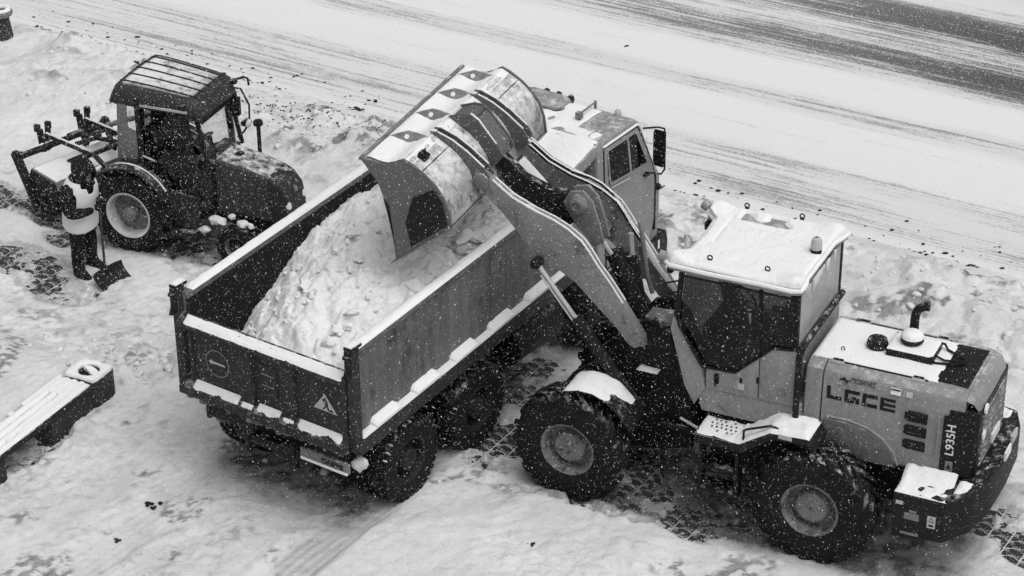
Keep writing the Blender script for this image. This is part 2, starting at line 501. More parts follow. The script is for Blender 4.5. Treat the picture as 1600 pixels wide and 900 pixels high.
        dirt = np.maximum(dirt * (1 - 0.3 * t), t * (0.05 + 0.14 * sstep(0.46, 0.62, fbm(x * 2.4 + 20, y * 2.4, 4)) + 0.26 * (1 - groove * (.8 + .2 * tread)) * sstep(0.42, 0.66, fbm(x * 1.3 + 5, y * 1.3, 4))))
    # slush and painted-in contact shade under the lorry, loader and tractor
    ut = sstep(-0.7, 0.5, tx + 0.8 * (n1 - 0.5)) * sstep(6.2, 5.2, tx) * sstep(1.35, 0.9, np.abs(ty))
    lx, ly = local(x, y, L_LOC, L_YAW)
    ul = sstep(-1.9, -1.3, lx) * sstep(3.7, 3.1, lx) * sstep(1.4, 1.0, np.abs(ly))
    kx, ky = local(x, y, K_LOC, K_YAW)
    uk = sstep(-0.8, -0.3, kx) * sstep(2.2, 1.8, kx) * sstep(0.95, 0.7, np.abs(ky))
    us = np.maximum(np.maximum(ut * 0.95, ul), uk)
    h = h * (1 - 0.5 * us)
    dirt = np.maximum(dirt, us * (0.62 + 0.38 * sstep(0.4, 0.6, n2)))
    # scattered dirty scuffs in the foreground
    sc = sstep(0.60, 0.70, fbm(x * 1.6 + 90, y * 1.6 + 4, 5)) * sstep(20.6, 18.5, v) * (1 - md)
    dirt = np.maximum(dirt, 0.7 * sc * sstep(0.45, 0.6, n3))
    # melts into the road edge
    e = sstep(26.35, 26.75, v + 0.12 * (n2 - 0.5))
    h = h * (1 - e) - 0.02 * e
    return h, np.clip(dirt, 0, 1), bb

def in_view(x, y, margin):
    d = np.stack([x, y, np.full_like(x, -_h)], 1)
    zc = np.maximum(d @ np.array(_f), 1.0)
    return (np.abs(d @ np.array(_R)) * 3656 / zc < 800 + margin) & (np.abs(d @ np.array(_U)) * 3656 / zc < 450 + margin)

def grid_object(name, U, V, fn, material, kind='structure', margin=None):
    nu, nv = len(U), len(V)
    uu, vv = np.meshgrid(U, V)
    x, y = xy_of(uu.ravel(), vv.ravel())
    idx = np.arange(nu * nv).reshape(nv, nu)
    q = np.stack([idx[:-1, :-1], idx[:-1, 1:], idx[1:, 1:], idx[1:, :-1]], -1).reshape(-1, 4)
    if margin is not None:                              # the fine sheet ends a few metres outside the view
        ok = in_view(x, y, margin)
        q = q[ok[q].all(1)]
        used = np.unique(q); remap = np.zeros(nu * nv, int); remap[used] = np.arange(len(used))
        q = remap[q]; x = x[used]; y = y[used]
    z, dirt, _ = fn(x, y)
    me = bpy.data.meshes.new(name)
    me.vertices.add(len(x))
    me.vertices.foreach_set('co', np.stack([x, y, z], 1).astype(np.float32).ravel())
    me.loops.add(q.size); me.loops.foreach_set('vertex_index', q.ravel().astype(np.int32))
    me.polygons.add(len(q)); me.polygons.foreach_set('loop_start', np.arange(0, q.size, 4, dtype=np.int32))
    me.update(calc_edges=True)
    a = me.attributes.new('dirt', 'FLOAT', 'POINT'); a.data.foreach_set('value', dirt.astype(np.float32))  # dirt, plus the shade painted in under the vehicles
    me.shade_smooth()
    me.materials.append(material)
    o = bpy.data.objects.new(name, me); COL.objects.link(o)
    o['kind'] = kind
    return o

def ground_snow_mat():
    m, nt, b, P = base_mat('trodden_snow')
    at = nt.nodes.new("ShaderNodeAttribute"); at.attribute_name = 'dirt'
    n = _noise(nt, P, 7, 8, 0.7); n1 = _noise(nt, P, 45, 4, 0.7); n2 = _noise(nt, P, 0.8, 4, 0.6)
    k = _math(nt, 'ADD', _math(nt, 'MULTIPLY', n, 0.6), _math(nt, 'MULTIPLY', n1, 0.4))
    clean = _mixc(nt, _ramp(nt, n2, 0.35, 0.65), 0.80, 0.68)
    clean = _mixc(nt, _ramp(nt, k, 0.52, 0.70), clean, 0.56)
    dk = _ramp(nt, k, 0.38, 0.62)
    slush = _mixc(nt, dk, 0.24, 0.05)  # dark tone of the slush and of the shade painted under vehicles
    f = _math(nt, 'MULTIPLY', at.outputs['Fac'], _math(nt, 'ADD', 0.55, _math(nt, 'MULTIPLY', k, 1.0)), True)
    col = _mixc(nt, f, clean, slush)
    nt.links.new(col, b.inputs['Base Color'])
    b.inputs['Roughness'].default_value = 0.75
    b.inputs['Specular IOR Level'].default_value = 0.15
    bp = nt.nodes.new("ShaderNodeBump"); bp.inputs['Strength'].default_value = 0.8; bp.inputs['Distance'].default_value = 0.045
    nt.links.new(_math(nt, 'ADD', n, _math(nt, 'MULTIPLY', n1, 0.6)), bp.inputs['Height'])
    nt.links.new(bp.outputs[0], b.inputs['Normal'])
    return m
M['ground'] = ground_snow_mat()

# far ground, out to the horizon
far = MB().add([(-700, -500, -0.12), (700, -500, -0.12), (700, 900, -0.12), (-700, 900, -0.12)], [(0, 1, 2, 3)]).build('ground', M['snow'])
far['kind'] = 'structure'
# fine snow sheet where the photograph looks, coarse skirt round it
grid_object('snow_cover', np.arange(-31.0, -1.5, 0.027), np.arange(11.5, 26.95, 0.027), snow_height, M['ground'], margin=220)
def coarse(x, y):
    h, dirt, bb = snow_height(x, y)
    h = np.where(in_view(x, y, 150), -0.10, h - 0.003)
    return h, dirt, bb
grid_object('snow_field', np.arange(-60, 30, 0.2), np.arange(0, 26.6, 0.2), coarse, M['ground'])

# paving bed and its zigzag blocks
pb = MB()
c4 = [xy_of(u, v) for u, v in ((-29, 13.2), (-3, 13.2), (-3, 26.6), (-29, 26.6))]
pb.add([(x, y, -0.05) for x, y in c4], [(0, 1, 2, 3)])
pavement = pb.build('pavement', M['soil']); pavement['kind'] = 'structure'
PL, PW, PD = 0.235, 0.150, 0.036
def paver_mesh():
    g = 0.0085
    prof = [(0.0, 0.0), (0.20 * PL, 0.0), (0.36 * PL, PD), (0.70 * PL, PD), (0.86 * PL, 0.0), (PL, 0.0)]
    lo = [(min(max(x, g), PL - g), y + g) for x, y in prof]
    hi = [(min(max(x, g), PL - g), y + PW - g) for x, y in prof]
    poly = [(x - PL / 2, y - PW / 2) for x, y in lo + hi[::-1]]
    mb = MB(); n = len(poly)
    top = [(x * 0.975, y * 0.96, 0.0) for x, y in poly]; mid = [(x, y, -0.006) for x, y in poly]; bot = [(x, y, -0.045) for x, y in poly]
    mb.loft([bot, mid, top], True)
    return mb
_pm = paver_mesh()
proto = _pm.build('paver', M['paver'], pavement, smooth=False)
cands = []
us = np.arange(-29, -3, PL); vs = np.arange(13.5, 26.2, PW)
gu, gv = np.meshgrid(us, vs)
gx, gy = xy_of(gu.ravel() + PL / 2, gv.ravel() + PW / 2)
_, _, bbv = snow_height(gx, gy)
near = np.zeros_like(bbv)
for ox, oy in ((0, 0), (0.1, 0), (-0.1, 0), (0, 0.07), (0, -0.07)):
    near = np.maximum(near, snow_height(gx + ox, gy + oy)[2])
def in_frame(p):
    d = Vector(p) - Vector((0, 0, _h)); z = d.dot(_f)
    return abs(d.dot(_R)) * 3656 / z < 815 and abs(d.dot(_U)) * 3656 / z < 465
sel = [(gx[i], gy[i]) for i in np.nonzero(near > 0.25)[0]]
sel.sort(key=lambda p: (not in_frame((p[0], p[1], 0)), p[1]))
rest = MB()
for i, (x, y) in enumerate(sel):
    dz = 0.002 + random.uniform(-0.004, 0.003)
    if i < 300:
        o = proto if i == 0 else proto.copy()
        if i: COL.objects.link(o); o.parent = pavement
        o.location = (x, y, dz); o.rotation_euler = (random.uniform(-.015, .015), random.uniform(-.015, .015), ROAD + random.uniform(-.012, .012))
    else:
        rest.add([(x + vx * CR - vy * SR, y + vx * SR + vy * CR, vz + dz) for vx, vy, vz in _pm.v], _pm.f)
if rest.v:
    r_ = rest.build('paver_field', M['paver'], pavement, smooth=False); r_['kind'] = 'stuff'

# the snowy street behind: tracks run along its length
def road_mat():
    m, nt, b, P = base_mat('snowy_asphalt')
    sx = nt.nodes.new("ShaderNodeSeparateXYZ"); nt.links.new(P, sx.inputs[0])
    def stretched(sxs, sys, scale, det=6, rough=0.65):
        mp = nt.nodes.new("ShaderNodeMapping"); mp.inputs['Scale'].default_value = (sxs, sys, 1)
        nt.links.new(P, mp.inputs[0])
        return _noise(nt, mp.outputs[0], scale, det, rough)
    bend = stretched(0.08, 0.25, 1.0, 3)
    v = _math(nt, 'ADD', sx.outputs['Y'], _math(nt, 'MULTIPLY', _math(nt, 'SUBTRACT', bend, 0.5), 0.9))
    r = nt.nodes.new("ShaderNodeValToRGB")
    V0, V1 = 26.0, 41.0
    nt.links.new(_ramp(nt, v, V0, V1), r.inputs[0])
    stops = [(26.0, .30), (26.75, .22), (26.95, .44), (27.35, .52), (27.9, .36), (28.25, .52), (28.5, .16), (29.7, .06), (30.0, .46), (30.35, .50), (30.6, .10),
             (31.5, .08), (31.8, .5), (32.1, .80), (32.7, .86), (33.05, .60), (33.35, .46), (33.65, .70), (33.9, .88), (34.6, .84), (34.9, .5), (35.3, .28), (36.2, .4), (37.2, .15), (41, .3)]
    el = r.color_ramp.elements
    while len(el) > 1: el.remove(el[-1])
    el[0].position = 0; el[0].color = (stops[0][1],) * 3 + (1,)
    for p, c in stops[1:]:
        e = el.new((p - V0) / (V1 - V0)); e.color = (c, c, c, 1)
    streak = stretched(0.16, 1.1, 2.2, 6, 0.6)
    streak2 = stretched(0.5, 1.8, 7.0, 6, 0.75)
    fine = stretched(0.7, 1.5, 26.0, 4, 0.75)
    grain = _noise(nt, P, 60, 3, 0.7)
    k = _math(nt, 'ADD', _math(nt, 'MULTIPLY', streak, 0.36), _math(nt, 'ADD', _math(nt, 'MULTIPLY', streak2, 0.26), _math(nt, 'MULTIPLY', fine, 0.38)))
    k = _math(nt, 'ADD', 0.5, _math(nt, 'MULTIPLY', _math(nt, 'SUBTRACT', k, 0.5), 1.5))
    # k ~ .2-.8 ; asphalt shows where k < level
    ux = _ramp(nt, sx.outputs['X'], -20.0, -11.0)
    farv = _ramp(nt, sx.outputs['Y'], 31.3, 31.9)
    gain = _math(nt, 'ADD', 1.0, _math(nt, 'MULTIPLY', farv, _math(nt, 'SUBTRACT', _math(nt, 'MULTIPLY', ux, 0.62), 0.42)))
    prof = _math(nt, 'MULTIPLY', r.outputs[0], gain, True)
    thin = stretched(0.05, 3.2, 4.0, 4, 0.55)
    k = _math(nt, 'ADD', _math(nt, 'MULTIPLY', k, 0.72), _math(nt, 'MULTIPLY', _math(nt, 'ADD', 0.5, _math(nt, 'MULTIPLY', _math(nt, 'SUBTRACT', thin, 0.5), 1.8)), 0.28))
    lev = _math(nt, 'ADD', 0.335, _math(nt, 'MULTIPLY', prof, 0.30))
    asph = _ramp(nt, _math(nt, 'SUBTRACT', lev, k), -0.055, 0.075)
    asph = _math(nt, 'MULTIPLY', asph, _math(nt, 'ADD', 0.42, _math(nt, 'MULTIPLY', prof, 0.58)))
    soft = _math(nt, 'MULTIPLY', prof, 0.34)
    f = _math(nt, 'MAXIMUM', asph, soft)
    snow = _mixc(nt, _ramp(nt, grain, 0.3, 0.8), 0.80, 0.66)
    dark = _mixc(nt, _ramp(nt, grain, 0.3, 0.7), 0.04, 0.13)
    nt.links.new(_mixc(nt, f, snow, dark), b.inputs['Base Color'])
    b.inputs['Roughness'].default_value = 0.7; b.inputs['Specular IOR Level'].default_value = 0.2
    bp = nt.nodes.new("ShaderNodeBump"); bp.inputs['Strength'].default_value = 0.6; bp.inputs['Distance'].default_value = 0.02
    nt.links.new(_math(nt, 'ADD', fine, _math(nt, 'MULTIPLY', streak2, 0.7)), bp.inputs['Height'])
    nt.links.new(bp.outputs[0], b.inputs['Normal'])
    return m
rd = MB()
rd.add([(-250, 26.3, 0), (250, 26.3, 0), (250, 48, 0), (-250, 48, 0)], [(0, 1, 2, 3)])
road = rd.build('road', road_mat()); road.rotation_euler = (0, 0, ROAD); road['kind'] = 'structure'

def ico(r):
    t = (1 + 5 ** .5) / 2
    V = [Vector(p).normalized() * r for p in ((-1, t, 0), (1, t, 0), (-1, -t, 0), (1, -t, 0), (0, -1, t), (0, 1, t), (0, -1, -t), (0, 1, -t), (t, 0, -1), (t, 0, 1), (-t, 0, -1), (-t, 0, 1))]
    F = [(0, 11, 5), (0, 5, 1), (0, 1, 7), (0, 7, 10), (0, 10, 11), (1, 5, 9), (5, 11, 4), (11, 10, 2), (10, 7, 6), (7, 1, 8), (3, 9, 4), (3, 4, 2), (3, 2, 6), (3, 6, 8), (3, 8, 9), (4, 9, 5), (2, 4, 11), (6, 2, 10), (8, 6, 7), (9, 8, 1)]
    return V, F
def ico2(r, rnd, rough=0.25, sc=(1, 1, 1)):
    """a 80-face irregular lump"""
    V, F = ico(1.0); V = list(V); F2 = []; mid = {}
    def mp(a, b):
        k = (min(a, b), max(a, b))
        if k not in mid:
            V.append(((V[a] + V[b]) / 2).normalized()); mid[k] = len(V) - 1
        return mid[k]
    for a, b, c in F:
        x, y, z = mp(a, b), mp(b, c), mp(c, a)
        F2 += [(a, x, z), (b, y, x), (c, z, y), (x, y, z)]
    s = rnd.random() * 100
    V = [Vector((p.x * sc[0], p.y * sc[1], p.z * sc[2])) * r * (1 + rough * 2 * mnoise.noise(p * 1.6 + Vector((s, s, 0)))) for p in V]
    return V, F2
# lumps of ploughed snow lying on the bank
rnd = random.Random(3)
cl = MB()
pts = []
while len(pts) < 520:
    u = rnd.uniform(-28, -4); v = rnd.gauss(25.0, 0.75) if u < -21 else rnd.gauss(25.25, 0.5)
    if 23 < v < 26.5 and (xy_of(u, v)[0] + 8.2) ** 2 + (xy_of(u, v)[1] - 35.0) ** 2 > 1.2: pts.append(xy_of(u, v))
for i in range(110): pts.append((rnd.gauss(-4.75, 0.55), rnd.gauss(25.05, 0.38)))
for i in range(14): pts.append((rnd.uniform(-6, 1), rnd.uniform(20.5, 24)))
P_ = np.array(pts); H_, _, B_ = snow_height(P_[:, 0], P_[:, 1])
for (x, y), h in zip(pts, H_):
    r = min(0.10, rnd.lognormvariate(-3.7, 0.5))
    V, F = ico2(r, rnd, 0.3, (1, rnd.uniform(.7, 1.2), 0.75))
    cl.add([(p.x + x, p.y + y, p.z + h + r * 0.15) for p in V], F)
o = cl.build('snow_lumps', M['clod'], angle=70); o['kind'] = 'stuff'
# crumbs of dirt strung out along the edge of the street
dc = MB()
for i in range(900):
    u = rnd.uniform(-28, -4)
    w = rnd.random()
    v = 26.58 + rnd.gauss(0, 0.035) if w < .5 else (26.36 + rnd.gauss(0, .05) if w < .8 else 26.95 + rnd.gauss(0, .2))
    if mnoise.noise((u * 0.9, 3.3, 0)) < -0.1 and w < .8: continue
    x, y = xy_of(u, v); r = rnd.uniform(.006, .022) if rnd.random() < .95 else .026
    V, F = ico(r); a = rnd.uniform(1, 2.2)
    dc.add([(p.x * a + x, p.y + y, p.z * .6 + 0.012) for p in V], F)
for i in range(260):
    x, y = xy_of(rnd.gauss(-19.3, .8), rnd.gauss(25.6, .25)); V, F = ico(rnd.uniform(.006, .02))
    h = snow_height(np.array([x]), np.array([y]))[0][0]
    dc.add([(p.x + x, p.y + y, p.z * .6 + h + .008) for p in V], F)
o = dc.build('dirt_crumbs', M['soil'], smooth=False); o['kind'] = 'stuff'
# single dark clods lying in the snow
for (x, y, r, lab) in ((-4.07, 21.93, .085, 'dark clod of frozen dirt lying in the snow nearest the bench, largest of the clods'),
                       (-4.39, 21.25, .055, 'small dark clod of dirt in the tyre-marked snow at the lower left'),
                       (0.18, 20.93, .045, 'dark dirt clod alone on the smooth white mound at the bottom'),
                       (-2.35, 32.58, .075, 'dark clod at the street edge beyond the tractor bonnet'),
                       (1.9, 35.01, .045, 'small dark crumb on the far white lane of the street')):
    mb = MB()
    for k in range(9):
        V, F = ico2(r * .6 * rnd.uniform(.4, .75), rnd, .35)
        ox, oy = rnd.uniform(-1, 1) * r, rnd.uniform(-.7, .7) * r
        mb.add([(p.x * .8 + ox, p.y * .8 + oy, p.z * .4 + r * .12) for p in V], F)
    o = mb.build('dirt_clod', M['soil'], angle=60)
    h = snow_height(np.array([x]), np.array([y]))[0][0] if y < 32 else 0.0
    o.location = (x, y, h)
    tag(o, lab, 'clod', 'dark clods in the snow')
# ================================================================ WHEELS
def make_wheel(parent, c, r, w, rim_r, side, mats, lugs=22, lug_h=0.035, lug_kind='chev', dish=0.10, hub_r=0.13, bolts=10, name='wheel', hub_out=0.0):
    """disc (wheel) > tyre, rim ; axle along Y, side = +1/-1 is the outward direction"""
    cx, cy, cz = c
    O = Vector(c); A = Vector((0, side, 0))
    h = w / 2
    # disc and hub: the wheel itself
    mb = MB()
    mb.lathe([(0.001, -h * 0.2), (rim_r * 0.93, -h * 0.2), (rim_r * 0.93, h * 0.62 - dish), (rim_r * 0.70, h * 0.70 - dish), (hub_r * 1.25, h * 0.80 - dish),
              (hub_r * 1.1, h * 0.9 + hub_out), (hub_r * 0.8, h * 0.95 + hub_out), (0.001, h * 0.97 + hub_out)], O, A, 28)
    for k in range(bolts):
        a = 2 * pi * k / bolts
        p = O + A * (h * 0.78 - dish) + Vector((cos(a), 0, sin(a))) * hub_r * 1.75
        mb.lathe([(0.017, 0), (0.017, 0.03), (0.001, 0.032)], p, A, 6)
    wh = mb.build(name, mats[0], parent)
    rm = MB()
    rm.lathe([(rim_r * 0.90, -h * 0.55), (rim_r * 0.92, h * 0.6 - dish * .5), (rim_r * 0.95, h * 0.80), (rim_r * 1.0, h * 0.90), (rim_r * 1.055, h * 0.93), (rim_r * 1.075, h * 0.88), (rim_r * 1.05, h * .7), (rim_r * 1.02, -h * .7)], O, A, 40)
    rm.build('rim', mats[1], wh)
    # tyre carcass
    t = MB()
    rr = r - lug_h
    prof = [(rim_r * 0.99, -h * 0.80), (rim_r * 1.10, -h * 0.96), (rim_r + (rr - rim_r) * 0.45, -h * 1.0), (rr - 0.07, -h * 0.97), (rr - 0.015, -h * 0.86), (rr, -h * 0.6),
            (rr + 0.006, 0), (rr, h * 0.6), (rr - 0.015, h * 0.86), (rr - 0.07, h * 0.97), (rim_r + (rr - rim_r) * 0.45, h * 1.0), (rim_r * 1.16, h * 0.965), (rim_r * 1.10, h * 0.93), (rim_r * 0.99, h * 0.80)]
    t.lathe(prof, O, A, 48)
    # tread blocks
    for k in range(lugs):
        for s in (-1, 1):
            a0 = 2 * pi * (k + (0.5 if s > 0 else 0)) / lugs
            if lug_kind == 'chev':
                n = 4
                sec = []
                for i in range(n + 1):
                    q = i / n
                    ax = s * h * (0.02 + 1.0 * q)
                    a = a0 + (q - 0.4) * 1.15 * (2 * pi / lugs)
                    rad = rr - (0 if q < .8 else (q - .8) / .2 * 0.055)
                    da = (0.19 + .05 * q) * 2 * pi / lugs
                    hh = lug_h + 0.004
                    sec.append([O + A * ax + Vector((cos(a + e), 0, sin(a + e))) * (rad + g) for e, g in ((-da, -.01), (-da * .8, hh), (da * .8, hh), (da, -.01))])
                t.loft(sec, True)
            else:   # block tread with shoulder bars
                da = 0.34 * 2 * pi / lugs
                for (y0, y1, off) in ((0.45, 1.0, 0), (0.04, 0.40, 0.5)):
                    sec = []
                    for ax, dr in ((y0 * h, 0), (y1 * h * 0.97, -.02 if y1 == 1.0 else 0)):
                        a = a0 + off * 2 * pi / lugs
                        sec.append([O + A * s * ax + Vector((cos(a + e), 0, sin(a + e))) * (rr + g + dr) for e, g in ((-da, -.02), (-da * .9, lug_h), (da * .9, lug_h), (da, -.02))])
                    t.loft(sec, True)
    t.build('tyre', mats[2], wh, angle=35)
    return wh
# ================================================================ WHEEL LOADER  (X forward from the rear axle, Y to its left, Z up)
LD = thing('wheel_loader', 'articulated wheel loader lettered LGCE with its bucket raised over the dump truck', 'wheel loader', (L_LOC[0], L_LOC[1], 0), L_YAW)
Y_, YD_ = M['yellow'], M['yellow_dirty']
for (x, s) in ((0, 1), (2.85, 1), (0, -1), (2.85, -1)):
    make_wheel(LD, (x, s * 0.90, 0.665), 0.685, 0.44, 0.305, s, (M['rim'], M['rim'], M['tyre']), lugs=20, lug_h=0.04, dish=0.10, hub_r=0.16, bolts=12, hub_out=-0.06)
MB().tube([(0, -.7, .66), (0, .7, .66)], .16, 12).box(-.25, .25, -.2, .2, .45, .9).build('rear_axle', M['black'], LD, .02)
MB().tube([(2.85, -.7, .66), (2.85, .7, .66)], .16, 12).box(2.6, 3.1, -.2, .2, .45, .9).build('front_axle', M['black'], LD, .02)
# frames
fr = MB()
fr.prism([(-1.6, .75), (-1.6, 1.15), (1.25, 1.25), (1.45, 1.0), (1.4, .6), (.6, .5), (-1.0, .6)], 'Y', -.42, .42)
fr.build('rear_frame', M['black'], LD, .02)
ff = MB()
for s in (-1, 1):
    a, b = (.24, .32) if s > 0 else (-.32, -.24)
    ff.prism([(1.65, .55), (1.7, 1.25), (1.95, 1.95), (2.15, 2.10), (2.38, 2.02), (2.75, 1.5), (3.15, 1.15), (3.4, .75), (3.2, .45), (2.2, .4)], 'Y', a, b)
ff.box(1.75, 3.2, -.24, .24, .5, .95).box(1.9, 2.3, -.24, .24, .95, 1.5)
ff.build('front_frame', M['black'], LD, .015)
art = MB()
art.lathe([(.13, 0), (.13, .12), (.09, .14), (.09, .66), (.13, .68), (.13, .8)], (1.55, 0, .5), (0, 0, 1), 16)
art.tube([(1.2, .35, .8), (2.0, .42, .85)], .045, 10).tube([(1.2, -.35, .8), (2.0, -.42, .85)], .045, 10)
art.build('articulation_joint', M['black'], LD, .01)
vb = MB()
vb.box(1.72, 2.05, -.22, .22, 1.5, 1.72).box(1.78, 2.0, -.15, .15, 1.72, 1.82)
for k in range(5):
    y = -.18 + .09 * k
    vb.tube([(1.75, y, 1.7), (1.6, y * 1.1, 1.85), (1.45, y * 1.2, 1.6), (1.35, y * 1.2, 1.2)], .018, 6)
    vb.tube([(2.02, y, 1.62), (2.2, y * 1.1, 1.80), (2.36, y * 1.3, 1.95)], .018, 6)
vb.build('valve_block', M['black'], LD, .008)
hz = MB()
hz.prism([(1.98, .24), (1.98, -.06), (2.3, -.02), (2.3, .22)], 'Z', 2.02, 2.06)
hz.build('frame_cover', M['grey'], LD, .01)
wobble_plane(1.9, 2.16, -.20, -.02, lambda x, y: 1.86, 8, 6, .012, .05, .05, 4).build('snow_patch', M['snow'], LD)
wobble_plane(1.7, 1.86, .10, .26, lambda x, y: 1.74, 6, 6, .012, .05, .05, 5).build('snow_patch', M['snow'], LD)
wobble_plane(2.05, 2.3, .33, .45, lambda x, y: 1.5, 8, 5, .012, .05, .03, 6).build('snow_patch', M['snow'], LD)
# ---- boom
UP = [(4.20, 3.66), (4.0, 3.545), (3.77, 3.385), (3.49, 3.275), (3.27, 3.21), (3.09, 3.13), (2.93, 3.02), (2.84, 2.91), (2.74, 2.765), (2.60, 2.595), (2.43, 2.36), (2.18, 2.0)]
LO = [(2.16, 1.88), (2.35, 1.87), (2.5, 2.05), (2.71, 2.24), (2.99, 2.50), (3.2, 2.62), (3.36, 2.60), (3.50, 2.70), (3.62, 2.90), (3.85, 3.15), (4.08, 3.36), (4.24, 3.50)]
for s in (1, -1):
    y0, y1 = (.46, .57) if s > 0 else (-.57, -.46)
    arm = MB().prism(UP + LO, 'Y', y0, y1).build('boom_arm', M['arm'], LD, .008)
    # snow clinging along the upper edge of the arm
    for yy, rr in ((y1 - .018, .013), (y0 + .018, .011)):
        pts = [(x, yy, z + .006) for x, z in UP[(1 if s > 0 else 0):11]]
        q = MB().tube(pts, [rr * (0.75 + .6 * abs(mnoise.noise((p[0] * 7, yy * 9, 1)))) for p in pts], 7)
        q.build('snow_strip', M['snow'], arm)
    pn = MB()
    pn.lathe([(.001, 0), (.08, 0), (.09, .015), (.09, .04), (.06, .055), (.001, .055)], (4.12, y1 if s > 0 else y0, 3.53), (0, s, 0), 18)
    pn.build('pivot_pin', M['grey'], arm)
    pn = MB().lathe([(.001, 0), (.07, 0), (.07, .05), (.001, .05)], (2.26, y1 if s > 0 else y0, 1.95), (0, s, 0), 16)
    pn.build('pivot_pin', M['grey'], arm)
    # lift cylinder under the arm
    a = Vector((3.42, s * .66, 2.70)); b = Vector((2.22, s * .62, 1.15)); d = (b - a).normalized()
    cy = MB().tube([a + d * .75, b], .075, 14)
    cy.lathe([(.001, -.05), (.085, -.05), (.085, .05), (.001, .05)], b, (0, 1, 0), 14)
    co = cy.build('lift_cylinder', M['black'], LD)
    MB().tube([a, a + d * .78], .030, 10).tube([a + Vector((0, .055 * s, -.02)) + d * .12, a + Vector((0, .055 * s, -.02)) + d * .8], .010, 6).build('rod', M['chrome'], co)
    MB().lathe([(.001, -.07), (.055, -.07), (.06, -.05), (.06, .05), (.045, .08), (.001, .08)], a, (0, 1, 0), 16).build('rod_eye', M['black'], co)
# crossbeam with snow
ang = atan2(.24, -.33)
cb = MB().prism([(3.42, 2.80), (3.22, 2.98), (2.98, 2.72), (3.14, 2.53), (3.3, 2.6)], 'Y', -.46, .46)
cbo = cb.build('crossbeam', M['arm'], LD, .02)
sn = MB()
N = 8
ring = []
for j in range(13):
    y = .40 - .42 * j / 12
    r_ = []
    for i in range(N + 1):
        t = i / N
        x = 3.235 - .245 * t; z = 2.985 - .265 * t
        e = min(1, min(t, 1 - t) / .2) * min(1, min(j, 12 - j) / 2)
        up = .004 + .045 * sqrt(max(0, 1 - (1 - e) ** 2)) + .008 * mnoise.noise((x * 9, y * 9, 0))
        r_.append((x - .05 + up * .73 + .04, y, z + up * .68 - .01))
    ring.append(r_)
V = [p for r in ring for p in r]
sn.add(V, [(a, a + 1, a + N + 2, a + N + 1) for j in range(12) for a in range(j * (N + 1), j * (N + 1) + N)])
sn.build('snow_cap', M['snow'], cbo)
# bellcrank, tilt link, tilt cylinder
bc = MB()
for y in (-.10, .06):
    bc.prism([(3.36, 3.20), (3.28, 3.35), (3.12, 3.385), (3.0, 3.27), (2.93, 3.05), (2.86, 2.80), (2.98, 2.72), (3.12, 2.86), (3.26, 3.04)], 'Y', y, y + .04)
bco = bc.build('bellcrank', M['arm'], LD, .012)
MB().lathe([(.001, 0), (.115, 0), (.115, .03), (.08, .05), (.08, .07), (.05, .075), (.05, .055), (.001, .055)], (3.17, .10, 3.22), (0, 1, 0), 20).build('pivot_boss', M['arm'], bco)
MB().prism([(3.14, 3.10), (3.30, 3.30), (3.55, 3.30), (3.85, 3.40), (4.12, 3.62), (4.20, 3.60), (4.22, 3.46), (4.0, 3.18), (3.6, 2.86), (3.3, 2.84)], 'Y', -.055, .055).build('tilt_link', M['black'], LD, .01)  # real link, made broad and black to stand in for shade between arms
tc = MB().tube([(2.76, 0, 2.62), (2.40, 0, 1.85)], .10, 16).lathe([(.001, -.01), (.115, -.01), (.115, .05), (.001, .05)], (2.76, 0, 2.62), (.43, 0, .9), 16)
tco = tc.build('tilt_cylinder', M['black'], LD)
MB().tube([(2.95, .06, 2.88), (2.74, .06, 2.60)], .028, 8).tube([(2.62, -.10, 2.88), (2.60, -.10, 2.62)], .032, 8).build('rod', M['chrome'], tco)
MB().tube([(2.62, -.10, 2.62), (2.5, -.1, 2.0)], .085, 14).build('hose_guard', M['black'], LD)
MB().tube([(2.60, -.30, 2.93), (2.57, -.28, 2.86), (2.52, -.26, 2.60), (2.48, -.25, 2.32), (2.40, -.24, 2.1)], .028, 8).build('hydraulic_pipe', M['grey'], LD)
for k, (y, z) in enumerate(((.2, 0), (.12, .02), (-.18, .03))):
    MB().tube([(2.95, y, 2.62), (2.78, y * 1.1, 2.42 + z), (2.70, y * 1.2, 2.2), (2.5, y, 2.0), (2.3, y * .9, 1.75)], .020, 7).build('hydraulic_hose', M['blackplain'], LD)
MB().tube([(2.62, -.42, 2.60), (2.4, -.40, 2.34), (2.12, -.36, 2.06)], .034, 6).build('hydraulic_pipe', M['silver'], LD)
for k, (oy, oz, r_) in enumerate(((-.40, .05, .018), (-.47, .11, .018))):
    pts = [(x + .10 * k * max(0, 1 - abs(x - 2.85) * 2.2), oy, z + oz * max(0.2, 1 - abs(x - 2.95) * 1.6)) for x, z in UP[1:10]]
    ho_ = MB().tube(pts, r_, 8).build('hydraulic_hose', M['blackplain'], LD)
    MB().tube([(x, y, z + r_ * .8) for x, y, z in pts], [r_ * (.55 + .4 * abs(mnoise.noise((p[0] * 9, k, 2)))) for p in pts], 7).build('snow_strip', M['snow'], ho_)
